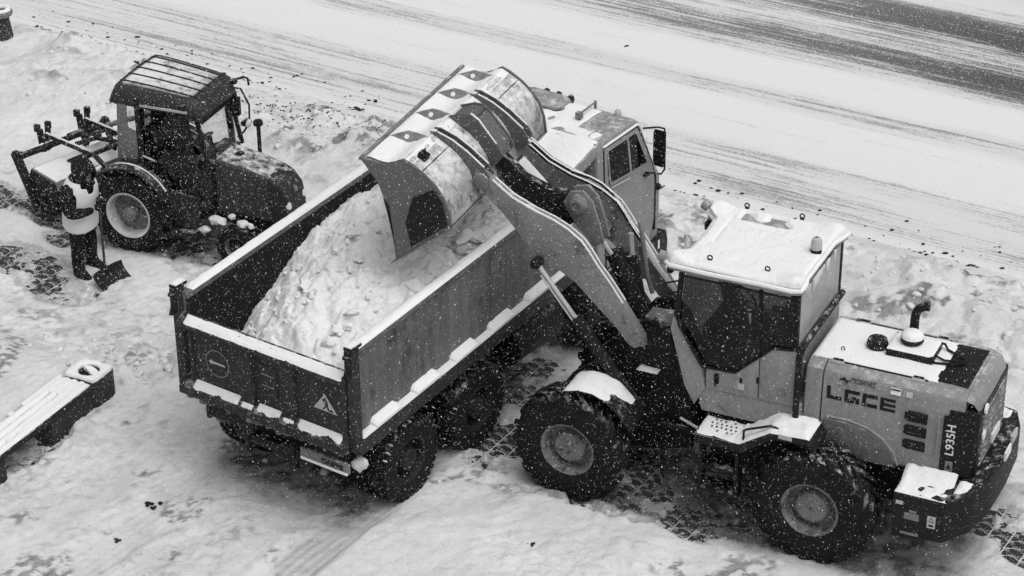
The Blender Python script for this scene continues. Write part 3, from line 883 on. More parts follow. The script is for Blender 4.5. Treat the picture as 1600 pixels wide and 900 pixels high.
# ---- bucket: dumped, opening forward and down
def roll(y): return 0.05 - 0.042 * y
BP = [(5.25, 3.86), (4.95, 3.825), (4.84, 3.87), (4.735, 3.945), (4.65, 3.905), (4.50, 3.82), (4.37, 3.715), (4.27, 3.585), (4.21, 3.42), (4.19, 3.24), (4.50, 3.00), (4.84, 2.72)]
def shell(profile, ya, yb, t, ny=2):
    """sheet of thickness t swept across the bucket, inner side offset towards the opening"""
    mb = MB(); n = len(profile)
    inn = []
    for i, p in enumerate(profile):
        a = Vector(profile[max(i - 1, 0)]); b = Vector(profile[min(i + 1, n - 1)])
        d = (b - a).normalized(); nrm = Vector((-d.y, d.x))
        if nrm.dot(Vector((4.95, 3.3)) - Vector(p)) < 0: nrm = -nrm
        inn.append((p[0] + nrm.x * t, p[1] + nrm.y * t))
    poly = list(profile) + inn[::-1]
    rings = []
    for j in range(ny + 1):
        y = ya + (yb - ya) * j / ny
        rings.append([(x, y, z + roll(y)) for x, z in poly])
    mb.loft(rings, True)
    return mb
bk = shell(BP, -1.22, 1.22, .025).build('bucket', M['bucket'], LD, .004, 1, angle=25)
SIDE = [(5.27, 3.875), (4.96, 3.84), (4.84, 3.895), (4.735, 3.96), (4.63, 3.92), (4.48, 3.83), (4.35, 3.72), (4.25, 3.59), (4.19, 3.42), (4.165, 3.23), (4.50, 2.97), (4.86, 2.70), (4.93, 3.30), (5.06, 3.62)]
for s in (1, -1):
    y0, y1 = (1.215, 1.245) if s > 0 else (-1.245, -1.215)
    sp = MB()
    sp.loft([[(x, y, z + roll(y)) for x, z in SIDE] for y in (y0, y1)], True)
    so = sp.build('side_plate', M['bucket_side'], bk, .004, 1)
    yo = y1 + .002 if s > 0 else y0 - .002
    for poly in ([(4.62, 3.53), (4.37, 3.67), (4.262, 3.53), (4.21, 3.27), (4.66, 2.915), (4.72, 3.2)],):
        w = MB().loft([[(x, y, z + roll(y)) for x, z in poly] for y in (yo, yo + s * .012)], True)
        w.build('wear_plate', M['blackplain'], bk, .003, 1)
    w = MB().loft([[(x, y, z + roll(y)) for x, z in [(4.99, 3.45), (4.92, 3.35), (4.86, 2.86), (4.95, 3.3)]] for y in (yo, yo + s * .008)], True)
    w.build('wear_plate', M['blackplain'], bk)
MB().loft([[(x, y, z + roll(y)) for x, z in [(4.18, 3.235), (4.50, 2.985), (4.92, 2.66), (4.93, 2.64), (4.50, 2.955), (4.17, 3.215)]] for y in (-1.26, 1.26)], True).build('cutting_edge', M['grey'], bk)
MB().loft([[(x, y, z + roll(y)) for x, z in [(5.28, 3.875), (5.235, 3.885), (5.23, 3.85), (5.28, 3.845)]] for y in (-1.245, 1.245)], True).build('lip_bar', M['grey'], bk, .004)
# snow lying in the trough behind the lip
tr = MB(); NX, NY = 14, 60
V = []
for j in range(NY + 1):
    y = -1.205 + 2.41 * j / NY
    for i in range(NX + 1):
        t = i / NX
        x = 5.235 - .60 * t
        base = np.interp(x, [4.63, 4.735, 4.84, 4.95, 5.25], [3.90, 3.945, 3.87, 3.825, 3.86])
        fill = .028 * (1 - t) + .022
        wv = .012 * mnoise.noise((x * 5, y * 4, 0)) + .010 * mnoise.noise((x * 14, y * 9, 2))
        e = min(1, t / .1, (1 - t) / .12)
        cover = 1 if t < .72 else max(0, 1 - (t - .72) / .28 - .6 * abs(mnoise.noise((y * 5, 4.4, 0))))
        V.append((x, y, base + roll(y) - .004 + (fill + wv) * max(0, e) ** .5 * cover))
tr.add(V, [(a, a + 1, a + NX + 2, a + NX + 1) for j in range(NY) for a in range(j * (NX + 1), j * (NX + 1) + NX)])
tr.build('snow_bed', M['snow'], bk)
for y in (-.94, -.43, .12, .70):
    g = MB()
    up = [(5.235, 3.868), (5.12, 3.915), (5.0, 3.955), (4.93, 3.955), (4.82, 3.945), (4.70, 3.935)]
    lo = [(4.70, 3.89), (4.95, 3.80), (5.235, 3.84)]
    lean = .085
    def GP(x, z, o):
        k = (z - 3.85)
        return (x, y + o + k * -1.0 * (lean / .1), z + roll(y))
    g.loft([[GP(x, z, o) for x, z in up + lo] for o in (-.007, .007)], True)
    go = g.build('gusset', M['grey'], bk)
    nrm = Vector((0, 1, lean / .1)).normalized()
    cc = Vector(GP(4.99, 3.905, .008))
    MB().lathe([(.028, 0), (.028, .004), (.001, .0045)], cc, nrm, 16).build('plugged_hole', M['snow'], go)
# hanger brackets on the back of the bucket
BACK = [(4.735, 3.945), (4.65, 3.905), (4.50, 3.82), (4.37, 3.715), (4.27, 3.585), (4.21, 3.42)]
for yc in (.50, -.50):
    for dy in (-.055, .055):
        out_ = [(4.76, 3.965), (4.66, 3.97), (4.48, 3.905), (4.30, 3.80), (4.10, 3.65), (4.03, 3.55), (4.07, 3.45), (4.17, 3.42)]
        h = MB()
        h.loft([[(x, y, z + roll(y)) for x, z in out_ + [(4.23, 3.45), (4.29, 3.585), (4.38, 3.70), (4.5, 3.80), (4.65, 3.89)]] for y in (yc + dy - .012, yc + dy + .012)], True)
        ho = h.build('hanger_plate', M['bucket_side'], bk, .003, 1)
        MB().tube([(x, yc + dy, z + roll(yc) + .004) for x, z in out_[1:5]], .010, 6).build('snow_strip', M['snow'], bk)
    MB().loft([[(x, y, z + roll(y)) for x, z in [(4.70, 3.955), (4.55, 3.89), (4.32, 3.76), (4.14, 3.60), (4.2, 3.55), (4.35, 3.70), (4.55, 3.84)]] for y in (yc - .043, yc + .043)], True).build('hanger_web', M['black'], bk)
cbk = MB()
for dy in (-.16, .13):
    cbk.loft([[(x, y, z + roll(y)) for x, z in [(4.74, 3.965), (4.56, 4.03), (4.44, 4.03), (4.36, 3.97), (4.14, 3.72), (4.06, 3.60), (4.14, 3.50), (4.22, 3.45), (4.3, 3.6), (4.5, 3.81)]] for y in (dy, dy + .022)], True)
cbk.loft([[(x, y, z + roll(y)) for x, z in [(4.70, 3.96), (4.56, 4.01), (4.44, 4.01), (4.40, 3.9), (4.6, 3.88)]] for y in (-.138, .13)], True)
cbk.loft([[(x, y, z + roll(y)) for x, z in [(4.40, 3.98), (4.14, 3.70), (4.10, 3.56), (4.2, 3.5), (4.3, 3.75)]] for y in (-.138, .13)], True)
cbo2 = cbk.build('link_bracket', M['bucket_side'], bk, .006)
MB().tube([(x, .141, z + roll(0) + .004) for x, z in ((4.46, 4.035), (4.36, 3.975), (4.30, 3.90), (4.15, 3.725))], [.012, .011, .010, .008], 8).build('snow_strip', M['snow'], bk)
MB().box(4.585, 4.60, .98, 1.04, 3.93 + roll(1), 4.0 + roll(1)).obox((4.60, 1.01, 3.93), (.05, 0, .02), (0, .05, 0), (-.01, 0, .03)).build('lifting_eye', M['black'], bk, .005)
for s in (1, -1):
    MB().loft([[(x, y, z + roll(y)) for x, z in [(4.525, 3.842), (4.515, 3.836), (4.52, 3.83)]] for y in (s * .58, s * 1.21)], True).build('weld_seam', M['black'], bk)

# ---- fenders over the front tyres
def fender_arc(pts, y0, y1, t):
    mb = MB()
    top = pts; bot = [(x, z - t) for x, z in pts]
    mb.prism(top + bot[::-1], 'Y', y0, y1)
    return mb
FF = [(2.90, 1.42), (2.72, 1.475), (2.55, 1.47), (2.36, 1.40), (2.20, 1.26), (2.10, 1.10)]
for s in (1, -1):
    y0, y1 = (.66, 1.10) if s > 0 else (-1.10, -.66)
    fo = fender_arc(FF, y0, y1, .02).build('front_fender', M['black'], LD, .004, 1)
    mb = MB(); V = []
    NX, NY = 22, 12
    for j in range(NY + 1):
        y = y0 + (y1 - y0) * j / NY
        for i in range(NX + 1):
            t = i / NX; x = 2.91 - .74 * t
            z = np.interp(x, [p[0] for p in FF[::-1]], [p[1] for p in FF[::-1]])
            e = min(1, t / .12, (1 - t) / .3, min(j, NY - j) / NY / .12)
            k = mnoise.noise((x * 7, y * 7, 2)) * .5
            melt = 1 if t < .5 else max(0, min(1, 1.3 - (t - .5) * 2 + k * 2 - (0.9 * ((y * s - .66) / .44) if t > .62 else 0)))
            V.append((x, y, z - .006 + (.055 + .01 * k) * max(0, e) ** .5 * melt + (-.01 if melt <= .02 else 0)))
    mb.add(V, [(a, a + 1, a + NX + 2, a + NX + 1) for j in range(NY) for a in range(j * (NX + 1), j * (NX + 1) + NX)])
    mb.build('snow_cap', M['snow'], fo)
# ---- rear fenders with step
for s in (1, -1):
    ya, yb = (.66, 1.07) if s > 0 else (-1.07, -.66)
    RF = [(1.36, 1.27), (.84, 1.27), (.50, 1.50), (.08, 1.53), (-.02, 1.40), (.02, 1.38), (.10, 1.44), (.46, 1.42), (.80, 1.17), (1.36, 1.15)]
    rf = MB().prism(RF, 'Y', ya, yb).build('rear_fender', M['black'], LD, .012)
    st = MB().box(.90, 1.28, ya + .1, yb - .05, .82, .86).box(.90, 1.28, ya + .1, yb - .05, .52, .56).box(.86, .9, ya + .2, yb - .06, .5, 1.16).box(1.28, 1.32, ya + .2, yb - .06, .5, 1.16)
    st.build('step_ladder', M['black'], rf, .006)
    V = []; NX, NY = 40, 14
    for j in range(NY + 1):
        y = ya + (yb - ya) * j / NY
        for i in range(NX + 1):
            t = i / NX; x = 1.36 - 1.30 * t
            z = np.interp(x, [.0, .08, .50, .84, 1.36], [1.5, 1.53, 1.50, 1.27, 1.27])
            e = min(1, t / .04, (1 - t) / .05, min(j, NY - j) / NY / .12)
            thick = (.020 if x > .9 else .055) + .022 * mnoise.noise((x * 4, y * 4, 7)) + .016 * mnoise.noise((x * 12, y * 12, 8)) + .010 * mnoise.noise((x * 30, y * 30, 8))
            V.append((x, y, z - .006 + thick * max(0, e) ** .5))
    mb = MB().add(V, [(a, a + 1, a + NX + 2, a + NX + 1) for j in range(NY) for a in range(j * (NX + 1), j * (NX + 1) + NX)])
    mb.build('snow_cap', M['snow'], rf)
    if s > 0:
        hl = MB()
        for (hx, hy) in [(1.22 - .055 * i + .02 * (j % 2), .74 + .07 * j) for i in range(6) for j in range(4)]:
            if mnoise.noise((hx * 30, hy * 30, 0)) < .12:
                hl.lathe([(.001, 0), (.013, .001), (.011, .003), (.001, .004)], (hx, hy, 1.292), (0, 0, 1), 8)
        hl.build('tread_holes', M['print'], rf)['kind'] = 'stuff'
        MB().tube([(.80, 1.04, 1.29), (.80, 1.04, 1.43), (.77, 1.04, 1.455), (.50, 1.02, 1.56), (.42, 1.02, 1.54)], .014, 8).build('grab_handle', M['black'], rf)
        MB().box(.25, .40, 1.071, 1.076, 1.46, 1.51).build('reflector', M['silver'], rf)
        MB().tube([(1.62, .80, 1.24), (1.36, .92, 1.24)], .016, 8).build('mirror_arm', M['chrome'], rf)

# ---- body below and behind the cab
SEG = lambda y: 0
bd = MB()
bd.prism([(.30, 1.34), (1.42, 1.34), (1.50, 1.64), (.30, 1.66)], 'Y', -.70, .70)
bd.build('cab_base', Y_, LD, .015)
# ---- cab
CO = [(.36, 1.665), (1.50, 1.645), (1.58, 1.88), (1.76, 2.38), (1.70, 3.0), (.39, 3.0)]          # side outline
GL = [(.415, 2.97), (.415, 2.35), (.63, 2.32), (1.04, 1.92), (1.42, 1.90), (1.71, 2.36), (1.665, 2.97)]   # side glass
cab = MB()
cab.box(.36, 1.48, -.66, .66, 1.66, 1.72)                                 # floor
cab.prism([(.36, 1.70), (.36, 2.34), (.40, 2.34), (.40, 1.70)], 'Y', -.66, .66)   # rear wall below its window
cab.prism([(1.47, 1.68), (1.58, 1.88), (1.62, 1.88), (1.52, 1.66)], 'Y', -.66, .66)
cabo = cab.build('cab', Y_, LD, .006)
def side_panel(poly, y0, y1, name, m, bev=.006):
    return MB().prism(poly, 'Y', y0, y1).build(name, m, cabo, bev)
for s in (1, -1):
    y0, y1 = (.67, .72) if s > 0 else (-.72, -.67)
    yo0, yo1 = (.722, .730) if s > 0 else (-.730, -.722)
    # painted lower wall pieces round the glass
    side_panel([(.36, 1.665), (.765, 1.658), (.765, 2.17), (.63, 2.305), (.415, 2.335), (.36, 2.335)], y0, y1, 'rear_panel', Y_)
    side_panel([(.775, 1.658), (1.37, 1.648), (1.37, 1.89), (1.04, 1.905), (.775, 2.165)], y0, y1, 'door_panel', Y_)
    side_panel([(1.38, 1.648), (1.50, 1.40), (1.62, 1.62), (1.80, 2.30), (1.765, 2.46), (1.72, 2.36), (1.43, 1.885)], y0, y1, 'corner_panel', Y_)
    side_panel([(.36, 2.34), (.41, 2.34), (.41, 3.0), (.36, 3.0)], y0, y1, 'rear_pillar', M['black'], .004)
    side_panel([(1.72, 2.40), (1.765, 2.46), (1.72, 3.0), (1.665, 3.0)], y0, y1, 'front_pillar', M['black'], .004)
    side_panel([(.78, 2.16), (.815, 2.13), (.815, 2.99), (.78, 2.99)], y0 + .004, y1 - .004, 'door_pillar', M['black'], .003)
    gp = side_panel([(.41, 2.97), (.41, 2.345), (.625, 2.315), (.775, 2.17), (.78, 2.97)], (y0 + y1) / 2 - .003, (y0 + y1) / 2 + .003, 'window_pane', M['glass'], 0)
    gp = side_panel([(.815, 2.97), (.815, 2.13), (1.04, 1.91), (1.42, 1.89), (1.71, 2.37), (1.67, 2.97)], (y0 + y1) / 2 - .003, (y0 + y1) / 2 + .003, 'window_pane', M['glass'], 0)
    # rubber round the glass
    MB().tube([(x, (yo0 + yo1) / 2, z) for x, z in GL + [GL[0]]], .010, 6, False).build('window_seal', M['blackplain'], cabo)
# rear window, front windscreen
MB().box(.372, .380, -.66, .66, 2.36, 2.98).build('rear_window', M['ice_sky_glass'], cabo)
MB().box(.355, .365, -.66, .66, 2.345, 2.375).build('rear_window_bar', M['black'], cabo)
MB().loft([[(1.715, -.66, 2.4), (1.715, .66, 2.4), (1.665, .66, 2.98), (1.665, -.66, 2.98)], [(1.707, -.66, 2.4), (1.707, .66, 2.4), (1.657, .66, 2.98), (1.657, -.66, 2.98)]], True).build('windscreen', M['glass'], cabo)
MB().loft([[(1.59, -.66, 1.9), (1.59, .66, 1.9), (1.715, .66, 2.4), (1.715, -.66, 2.4)], [(1.58, -.66, 1.9), (1.58, .66, 1.9), (1.707, .66, 2.4), (1.707, -.66, 2.4)]], True).build('windscreen', M['glass'], cabo)
# inside
seat = MB().box(.62, 1.05, -.25, .25, 2.0, 2.12).box(.55, .68, -.24, .24, 2.10, 2.62).box(.7, 1.0, -.2, .2, 1.72, 2.0).box(.70, 1.0, .27, .33, 2.18, 2.24).box(.70, 1.0, -.33, -.27, 2.18, 2.24)
seat.build('driver_seat', M['void'], LD, .03)
sw = MB()
c = Vector((1.26, 0, 2.42)); n = Vector((-.55, 0, .83)).normalized(); u = Vector((0, 1, 0)); w = n.cross(u)
pts = [c + (u * cos(2 * pi * k / 24) + w * sin(2 * pi * k / 24)) * .19 for k in range(25)]
sw.tube(pts, .014, 6, False)
for k in (0, 8, 16): sw.tube([c, pts[k]], .010, 5)
sw.tube([c, c - n * .5], .03, 8).box(1.35, 1.55, -.4, .4, 1.72, 2.2)
sw.build('steering_wheel', M['void'], LD)
# roof
RO = [(1.93, .60), (1.95, .70), (1.88, .765), (1.40, .775), (.80, .775), (.40, .775), (.31, .74), (.30, .60), (.34, .45), (.34, -.45), (.29, -.62), (.26, -.74), (.33, -.80), (.9, -.775), (1.4, -.775), (1.86, -.785), (1.96, -.72), (1.95, -.58), (1.80, -.44), (1.76, 0), (1.79, .44)]
rfm = MB()
rings = []
cx = 1.08
RO = [((x - 1.08) * .935 + 1.08, y * .965) for x, y in RO]
for sc, z in ((.94, 2.995), (1.0, 3.02), (1.0, 3.085), (.975, 3.105)):
    rings.append([((x - cx) * sc + cx, y * sc, z) for x, y in RO])
rfm.loft(rings, True)
roof = rfm.build('roof', Y_, cabo, .02, 3)
# roof snow: thick, with the ribs of the roof showing through where it is thin
RO2 = [((x - cx) * .985 + cx, y * .985) for x, y in RO]
bd2 = []
for i in range(len(RO2)):                             # outline walked in short steps
    p, q = Vector(RO2[i]), Vector(RO2[(i + 1) % len(RO2)])
    m_ = max(1, int((q - p).length / .02))
    bd2 += [p + (q - p) * k / m_ for k in range(m_)]
NB_ = len(bd2); NR = 36; V = []; F = []
for r in range(NR + 1):
    t = 1 - (1 - r / NR) ** 1.6 if r else 0.0
    for p in bd2:
        x = cx + (p.x - cx) * t; y = p.y * t
        e = min(1, (1 - t) * (Vector((p.x - cx, p.y)).length) / .06); e = sqrt(max(0, 1 - (1 - e) ** 2))
        k = .040 + .009 * mnoise.noise((x * 4, y * 4, 3)) + .006 * mnoise.noise((x * 11, y * 11, 5)) + .004 * mnoise.noise((x * 34, y * 34, 5))
        corner = max(0, 1 - min((Vector((x, y)) - Vector(q)).length for q in ((1.80, .66), (1.82, -.66), (.44, -.66), (.44, .66))) / .24)
        k += .055 * corner * corner * (3 - 2 * corner)
        thin = max(0, min(1, min(x - .66, 1.52 - x) / .04)) * max(0, min(1, min(y + .70, -.44 - y) / .04)) * max(0, min(1, (mnoise.noise((x * 3.2, y * 4, 9)) + .25) * 5))
        k = k * (1 - thin) - .004 * thin
        rib = max(0, 1 - abs(x - 1.56) / .03) * (1 if -.55 < y < .15 else 0) + max(0, 1 - abs(y + .34) / .03) * (1 if .9 < x < 1.5 else 0)
        k -= .016 * min(1, rib)
        V.append((x, y, 3.100 + k * e))
for r in range(NR):
    for i in range(NB_):
        F.append((r * NB_ + i, r * NB_ + (i + 1) % NB_, (r + 1) * NB_ + (i + 1) % NB_, (r + 1) * NB_ + i))
MB().add(V, F).build('snow_cap', M['snow'], roof)
sr = MB()
sr.tube([(x, y * 1.004, 3.075 + .012 * mnoise.noise((x * 4, y * 4, 0))) for x, y in RO + [RO[0]]], .026, 8, False)
sr.build('snow_rim', M['snow'], roof)
for (x, y) in ((1.43, .57), (.79, .55), (1.50, -.74), (.86, -.75)):
    pts = [(x + .026 * cos(a), y, 3.165 + .026 * sin(a)) for a in [2 * pi * k / 12 for k in range(13)]]
    MB().tube(pts, .008, 6, False).box(x - .02, x + .02, y - .015, y + .015, 3.10, 3.145).build('lifting_eye', M['black'], roof)
be = MB().lathe([(.062, 0), (.062, .05), (.05, .055), (.05, .12), (.057, .125), (.045, .165), (.001, .18)], (.47, -.08, 3.13), (0, 0, 1), 18)
beo = be.build('beacon', M['black'], roof)
MB().lathe([(.063, .05), (.063, .075), (.060, .125), (.048, .168), (.02, .185)], (.47, -.08, 3.125), (0, 0, 1), 18).build('lens', M['silver'], beo)
# icicles on the rear edge
ic = MB()
for k in range(26):
    y = -.70 + 1.3 * random.random(); l = random.uniform(.04, .16)
    ic.tube([(.35, y, 3.03), (.35, y, 3.03 - l)], [.010, .002], 5)
ic.build('icicles', M['snow'], roof)['kind'] = 'stuff'
# door furniture
dh = MB().box(1.22, 1.27, .722, .75, 1.74, 1.86).tube([(1.245, .76, 1.72), (1.245, .775, 1.78), (1.245, .76, 1.85)], .012, 6)
dh.build('door_handle', M['blackplain'], cabo, .006)
MB().box(.93, 1.01, .7215, .7235, 1.725, 1.80).build('door_sticker', M['silver'], cabo)
MB().box(.955, .985, .7215, .727, 1.81, 1.87).build('key_lock', M['blackplain'], cabo, .004)
MB().box(.765, .79, .72, .745, 1.86, 1.93).box(.765, .79, .72, .745, 2.72, 2.8).build('door_hinge', M['black'], cabo, .006)
lb = MB().box(.46, .55, .72, .745, 1.775, 1.84)
lbo = lb.build('marker_lamp', M['grey'], cabo, .008)
MB().tube([(1.71, .735, 2.40), (1.60, .75, 2.22), (1.50, .75, 2.05), (1.44, .74, 1.95), (1.40, .735, 1.90)], .012, 6).build('grab_rail', M['black'], cabo)
# mirror struts at the cab front
MB().tube([(1.70, .62, 2.86), (1.95, .72, 2.80)], .010, 6).tube([(1.70, .62, 2.72), (1.95, .72, 2.68)], .010, 6).build('mirror_strut', M['black'], cabo)
MB().box(1.84, 1.90, .48, .62, 2.90, 2.99).build('work_lamp', M['black'], roof, .01)
MB().box(1.84, 1.90, -.62, -.48, 2.90, 2.99).build('work_lamp', M['black'], roof, .01)
for s in (1, -1):
    MB().tube([(1.90, s * .64, 3.10), (1.98, s * .66, 3.13)], .06, 10).build('work_lamp', M['yellow'], roof)
# dark seal between cab and hood
sl = MB().tube([(.33, .745, 1.40), (.33, .745, 1.86), (.325, .74, 2.30), (.31, .70, 2.38), (.30, .60, 2.42), (.30, -.60, 2.42)], .036, 8)
sl.build('cab_seal', M['black'], LD)

# ---- engine hood
HS = [(.0, 2.185), (.42, 2.185), (.52, 2.170), (.585, 2.125), (.61, 2.06), (.655, 1.22), (.60, 1.16)]
def hood_ring(x, sy=1.0, dz=0.0, low=None):
    R = [(x, y * sy, z + dz if z > 1.9 else z) for y, z in HS]
    L = [(x, -y * sy, z + dz if z > 1.9 else z) for y, z in HS[1:]]
    return L[::-1] + R
hd = MB().loft([hood_ring(.28), hood_ring(.10)], True)
hd.build('hood_front_panel', Y_, LD, .006)
hd = MB().loft([hood_ring(.085), hood_ring(-.6), hood_ring(-1.28), hood_ring(-1.45, .985, -.01)], True)
hood = hd.build('hood', Y_, LD, .004, 1, angle=25)
# pale rear roll-over of the hood and the dark grille beneath it
rr = MB().loft([hood_ring(-1.452, .985, -.01)[3:-3], [(-1.53, y * .96, z - .04) for _, y, z in hood_ring(0)][3:-3], [(-1.60, y * .90, z - .16) for _, y, z in hood_ring(0)][3:-3],
                [(-1.60, y * .90, min(z - .19, 1.99)) for _, y, z in hood_ring(0)][3:-3], [(-1.45, y * .95, min(z - .10, 2.0)) for _, y, z in hood_ring(0)][3:-3]], True)
rr.build('hood_tail', Y_, hood, .006)
gs = []
for x, k in ((-1.30, 1.0), (-1.42, .99), (-1.54, .95), (-1.61, .86)):
    gs.append([(x, -.64 * k, 1.20), (x, -.625 * k, 2.0), (x, .625 * k, 2.0), (x, .64 * k, 1.20)])
gr = MB().loft(gs, True)
grille = gr.build('rear_grille', M['blackplain'], LD, .01)
for k in range(9):
    z = 1.30 + .075 * k
    MB().obox((-1.618, 0, z), (.008, 0, 0), (0, .46, 0), (0, 0, .012)).build('slat', M['grey'], grille)
fl_ = MB()
fp_ = [(-1.245, .660, 1.205), (-1.25, .632, 1.93), (-1.42, .627, 1.96), (-1.58, .600, 2.02), (-1.59, .625, 1.24)]
fl_.loft([fp_, [(x, y + .007, z) for x, y, z in fp_]], True)
flank = fl_.build('grille_flank', M['blackplain'], LD, .003, 1)
# upright trim and side decals on the grille flank
MB().box(-1.215, -1.195, .640, .662, 1.40, 1.92).build('trim_strip', Y_, hood, .004)
gx = lambda x: np.interp(-x, [1.30, 1.42, 1.54], [.64, .6336, .608])
def on_grille(name, body, m, x0, z0, h, w):
    xd = Vector((0, 0, 1))
    yd = Vector((1, 0, 0)); yd = Vector((1, .05, 0)).normalized()
    # letters run upwards; their tops point to the front of the machine
    xd = Vector((0, -.042, 1)); yd = Vector((1, .02, 0))
    return text_obj(name, body, m, flank, (x0, .6645 - .042 * (z0 - 1.205), z0), xd, yd, h, .003, w, .012)
on_grille('model_lettering', 'L935H', M['white'], -1.385, 1.475, .092, .36)
MB().box(-1.39, -1.31, .660, .668, 1.28, 1.40).build('warning_sticker', M['grey'], flank)
MB().prism([(-1.38, 1.31), (-1.32, 1.31), (-1.35, 1.37)], 'Y', .6682, .6695).build('warning_sticker', M['blackplain'], flank)
for zz in (1.98, 1.66):
    MB().lathe([(.06, 0), (.06, .02), (.001, .025)], (-1.62, .40, zz), (-1, 0, 0), 16).build('tail_lamp', M['lamp'], grille)
MB().box(-1.65, -1.625, -.25, .05, 1.35, 1.46).build('number_plate', M['white'], grille)
# side vents
for z in (1.885, 1.715, 1.545):
    vt = MB().prism([(-.855, z), (-.83, z - .02), (-.83, z - .095), (-.87, z - .115), (-1.075, z - .115), (-1.075, z), ], 'Y', .615, .652)
    vo = vt.build('side_vent', M['print'], hood, .004)
    for q in range(2):
        MB().box(-1.06, -.85, .648, .656, z - .045 - .04 * q, z - .036 - .04 * q).build('louvre', M['black'], vo)
# raised wheel arch line and lower skirt
arch = [(.02, 1.60), (-.25, 1.60), (-.45, 1.56), (-.62, 1.47), (-.74, 1.34), (-.80, 1.20)]
for s in (1, -1):
    MB().tube([(x, s * np.interp(z, [1.2, 2.06], [.657, .612]), z) for x, z in arch], .014, 6).build('arch_bead', Y_, hood)
    y0, y1 = (.60, .662) if s > 0 else (-.662, -.60)
    MB().prism([(.04, 1.57), (-.25, 1.57), (-.44, 1.53), (-.60, 1.44), (-.71, 1.32), (-.78, 1.16), (.04, 1.16)], 'Y', y0, y1).build('arch_panel', YD_, hood, .005)
# lettering
def on_hood(x, z, d=.003):
    return Vector((x, np.interp(z, [1.22, 2.06, 2.125, 2.17], [.655, .61, .585, .52]) + d, z))
hx = Vector((-1, 0, 0)); hy = Vector((0, -.053, 1)).normalized()
lt = MB()
def bar(x0, x1, z0, z1):
    for p in ((x0, x1, z0, z1),):
        a, b, c, d = on_hood(x0, z0, .001), on_hood(x1, z0, .001), on_hood(x1, z1, .001), on_hood(x0, z1, .001)
        lt.loft([[a, b, c, d], [q + Vector((0, .005, 0)) for q in (a, b, c, d)]], True)
X0, Z0, Hh, W, T = .035, 1.815, .150, .165, .040
def lx(i): return X0 - i * .196
x = lx(0); bar(x, x - T, Z0 + .0, Z0 + Hh); bar(x - T, x - W, Z0, Z0 + T)
x = lx(1); bar(x, x - T, Z0, Z0 + Hh); bar(x - T, x - W, Z0 + Hh - T, Z0 + Hh); bar(x - T, x - W * .66, Z0, Z0 + T)
bar(x - W * .76, x - W, Z0 + .0, Z0 + .065); bar(x - W * .5, x - W * .76, Z0 + .05, Z0 + .075)
x = lx(2); bar(x, x - T, Z0, Z0 + Hh); bar(x - T, x - W, Z0 + Hh - T, Z0 + Hh); bar(x - T - .012, x - W, Z0, Z0 + T)
x = lx(3); bar(x, x - T, Z0, Z0 + Hh)
for q in (0, .059, .118): bar(x - T, x - W, Z0 + q, Z0 + q + .032)
lt.build('maker_lettering', M['print'], hood)
# dealer sticker: bird mark, name, badge
bm_ = [(0, .01), (.02, .035), (.045, .04), (.055, .062), (.065, .04), (.09, .022), (.115, .03), (.135, .05), (.12, .018), (.1, .012), (.09, -.012), (.075, .008), (.045, .018), (.02, .012)]
def onb(a, b, d=.003): return on_hood(-.085 - a, 2.045 + b, d)
mk = MB().loft([[onb(a, b, .001) for a, b in bm_], [onb(a, b, .004) for a, b in bm_]], True)
mk.build('dealer_mark', M['print'], hood)
o_ = on_hood(-.225, 2.052, .003)
text_obj('dealer_name', 'РУСБИЗНЕС', M['print'], hood, o_, hx, Vector((0, -.3, 1)), .058, .002, .26, .01)
o_ = on_hood(-.49, 2.050, .003)
text_obj('dealer_name', 'АВТО', M['silver'], hood, o_, hx, Vector((0, -.3, 1)), .058, .002, .115)
a = on_hood(-.655, 2.04, .003)
MB().obox(a + Vector((-.055, 0, .03)), (.055, 0, 0), (0, .002, 0), (0, -.012, .034)).build('dealer_badge', M['white'], hood)
MB().obox(a + Vector((-.055, .003, .018)), (.05, 0, 0), (0, .002, 0), (0, -.006, .016)).build('dealer_badge', M['print'], hood)
MB().obox(a + Vector((-.055, .001, .05)), (.05, 0, 0), (0, .002, 0), (0, -.003, .006)).build('dealer_badge', M['print'], hood)
MB().obox(a + Vector((-.145, 0, .022)), (.004, 0, 0), (0, .002, 0), (0, -.011, .03)).build('dealer_badge', M['silver'], hood)
MB().obox(a + Vector((-.20, 0, .026)), (.035, 0, 0), (0, .002, 0), (0, -.011, .028)).build('dealer_badge', M['silver'], hood)
# hood top: snow, hinges, black rear panel, air cleaner, caps, exhaust
V = []; NX, NY = 60, 30
for j in range(NY + 1):
    y = -.44 + .88 * j / NY
    for i in range(NX + 1):
        t = i / NX; x = .27 - 1.37 * t
        e = min(1, t / .03, min(j, NY - j) / NY / .06, max(0, (1 - t) / .10 - .55 * abs(mnoise.noise((y * 5, 1.7, 3)))))
        V.append((x, y, 2.190 + (.020 + .006 * mnoise.noise((x * 5, y * 5, 3))) * max(0, e) ** .5 - (.006 if e <= 0 else 0)))
MB().add(V, [(a, a + 1, a + NX + 2, a + NX + 1) for j in range(NY) for a in range(j * (NX + 1), j * (NX + 1) + NX)]).build('snow_cap', M['snow'], hood)
MB().box(-1.42, -.95, -.42, .42, 2.180, 2.190).build('radiator_cover', M['blackplain'], hood, .003)
for s in (1, -1):
    MB().box(.06, -1.0, s * .452 - .008, s * .452 + .008, 2.178, 2.192).build('lid_seam', M['print'], hood)
    for hx0 in (-.02, -.90):
        ho = MB().box(hx0 - .07, hx0 + .07, s * .47 - .035, s * .47 + .035, 2.170, 2.200).build('hinge', M['chrome'], hood, .006)
        MB().box(hx0 - .055, hx0 + .055, s * .455 - .012, s * .455 + .012, 2.2, 2.216).build('hinge_pin', M['black'], hood, .004)
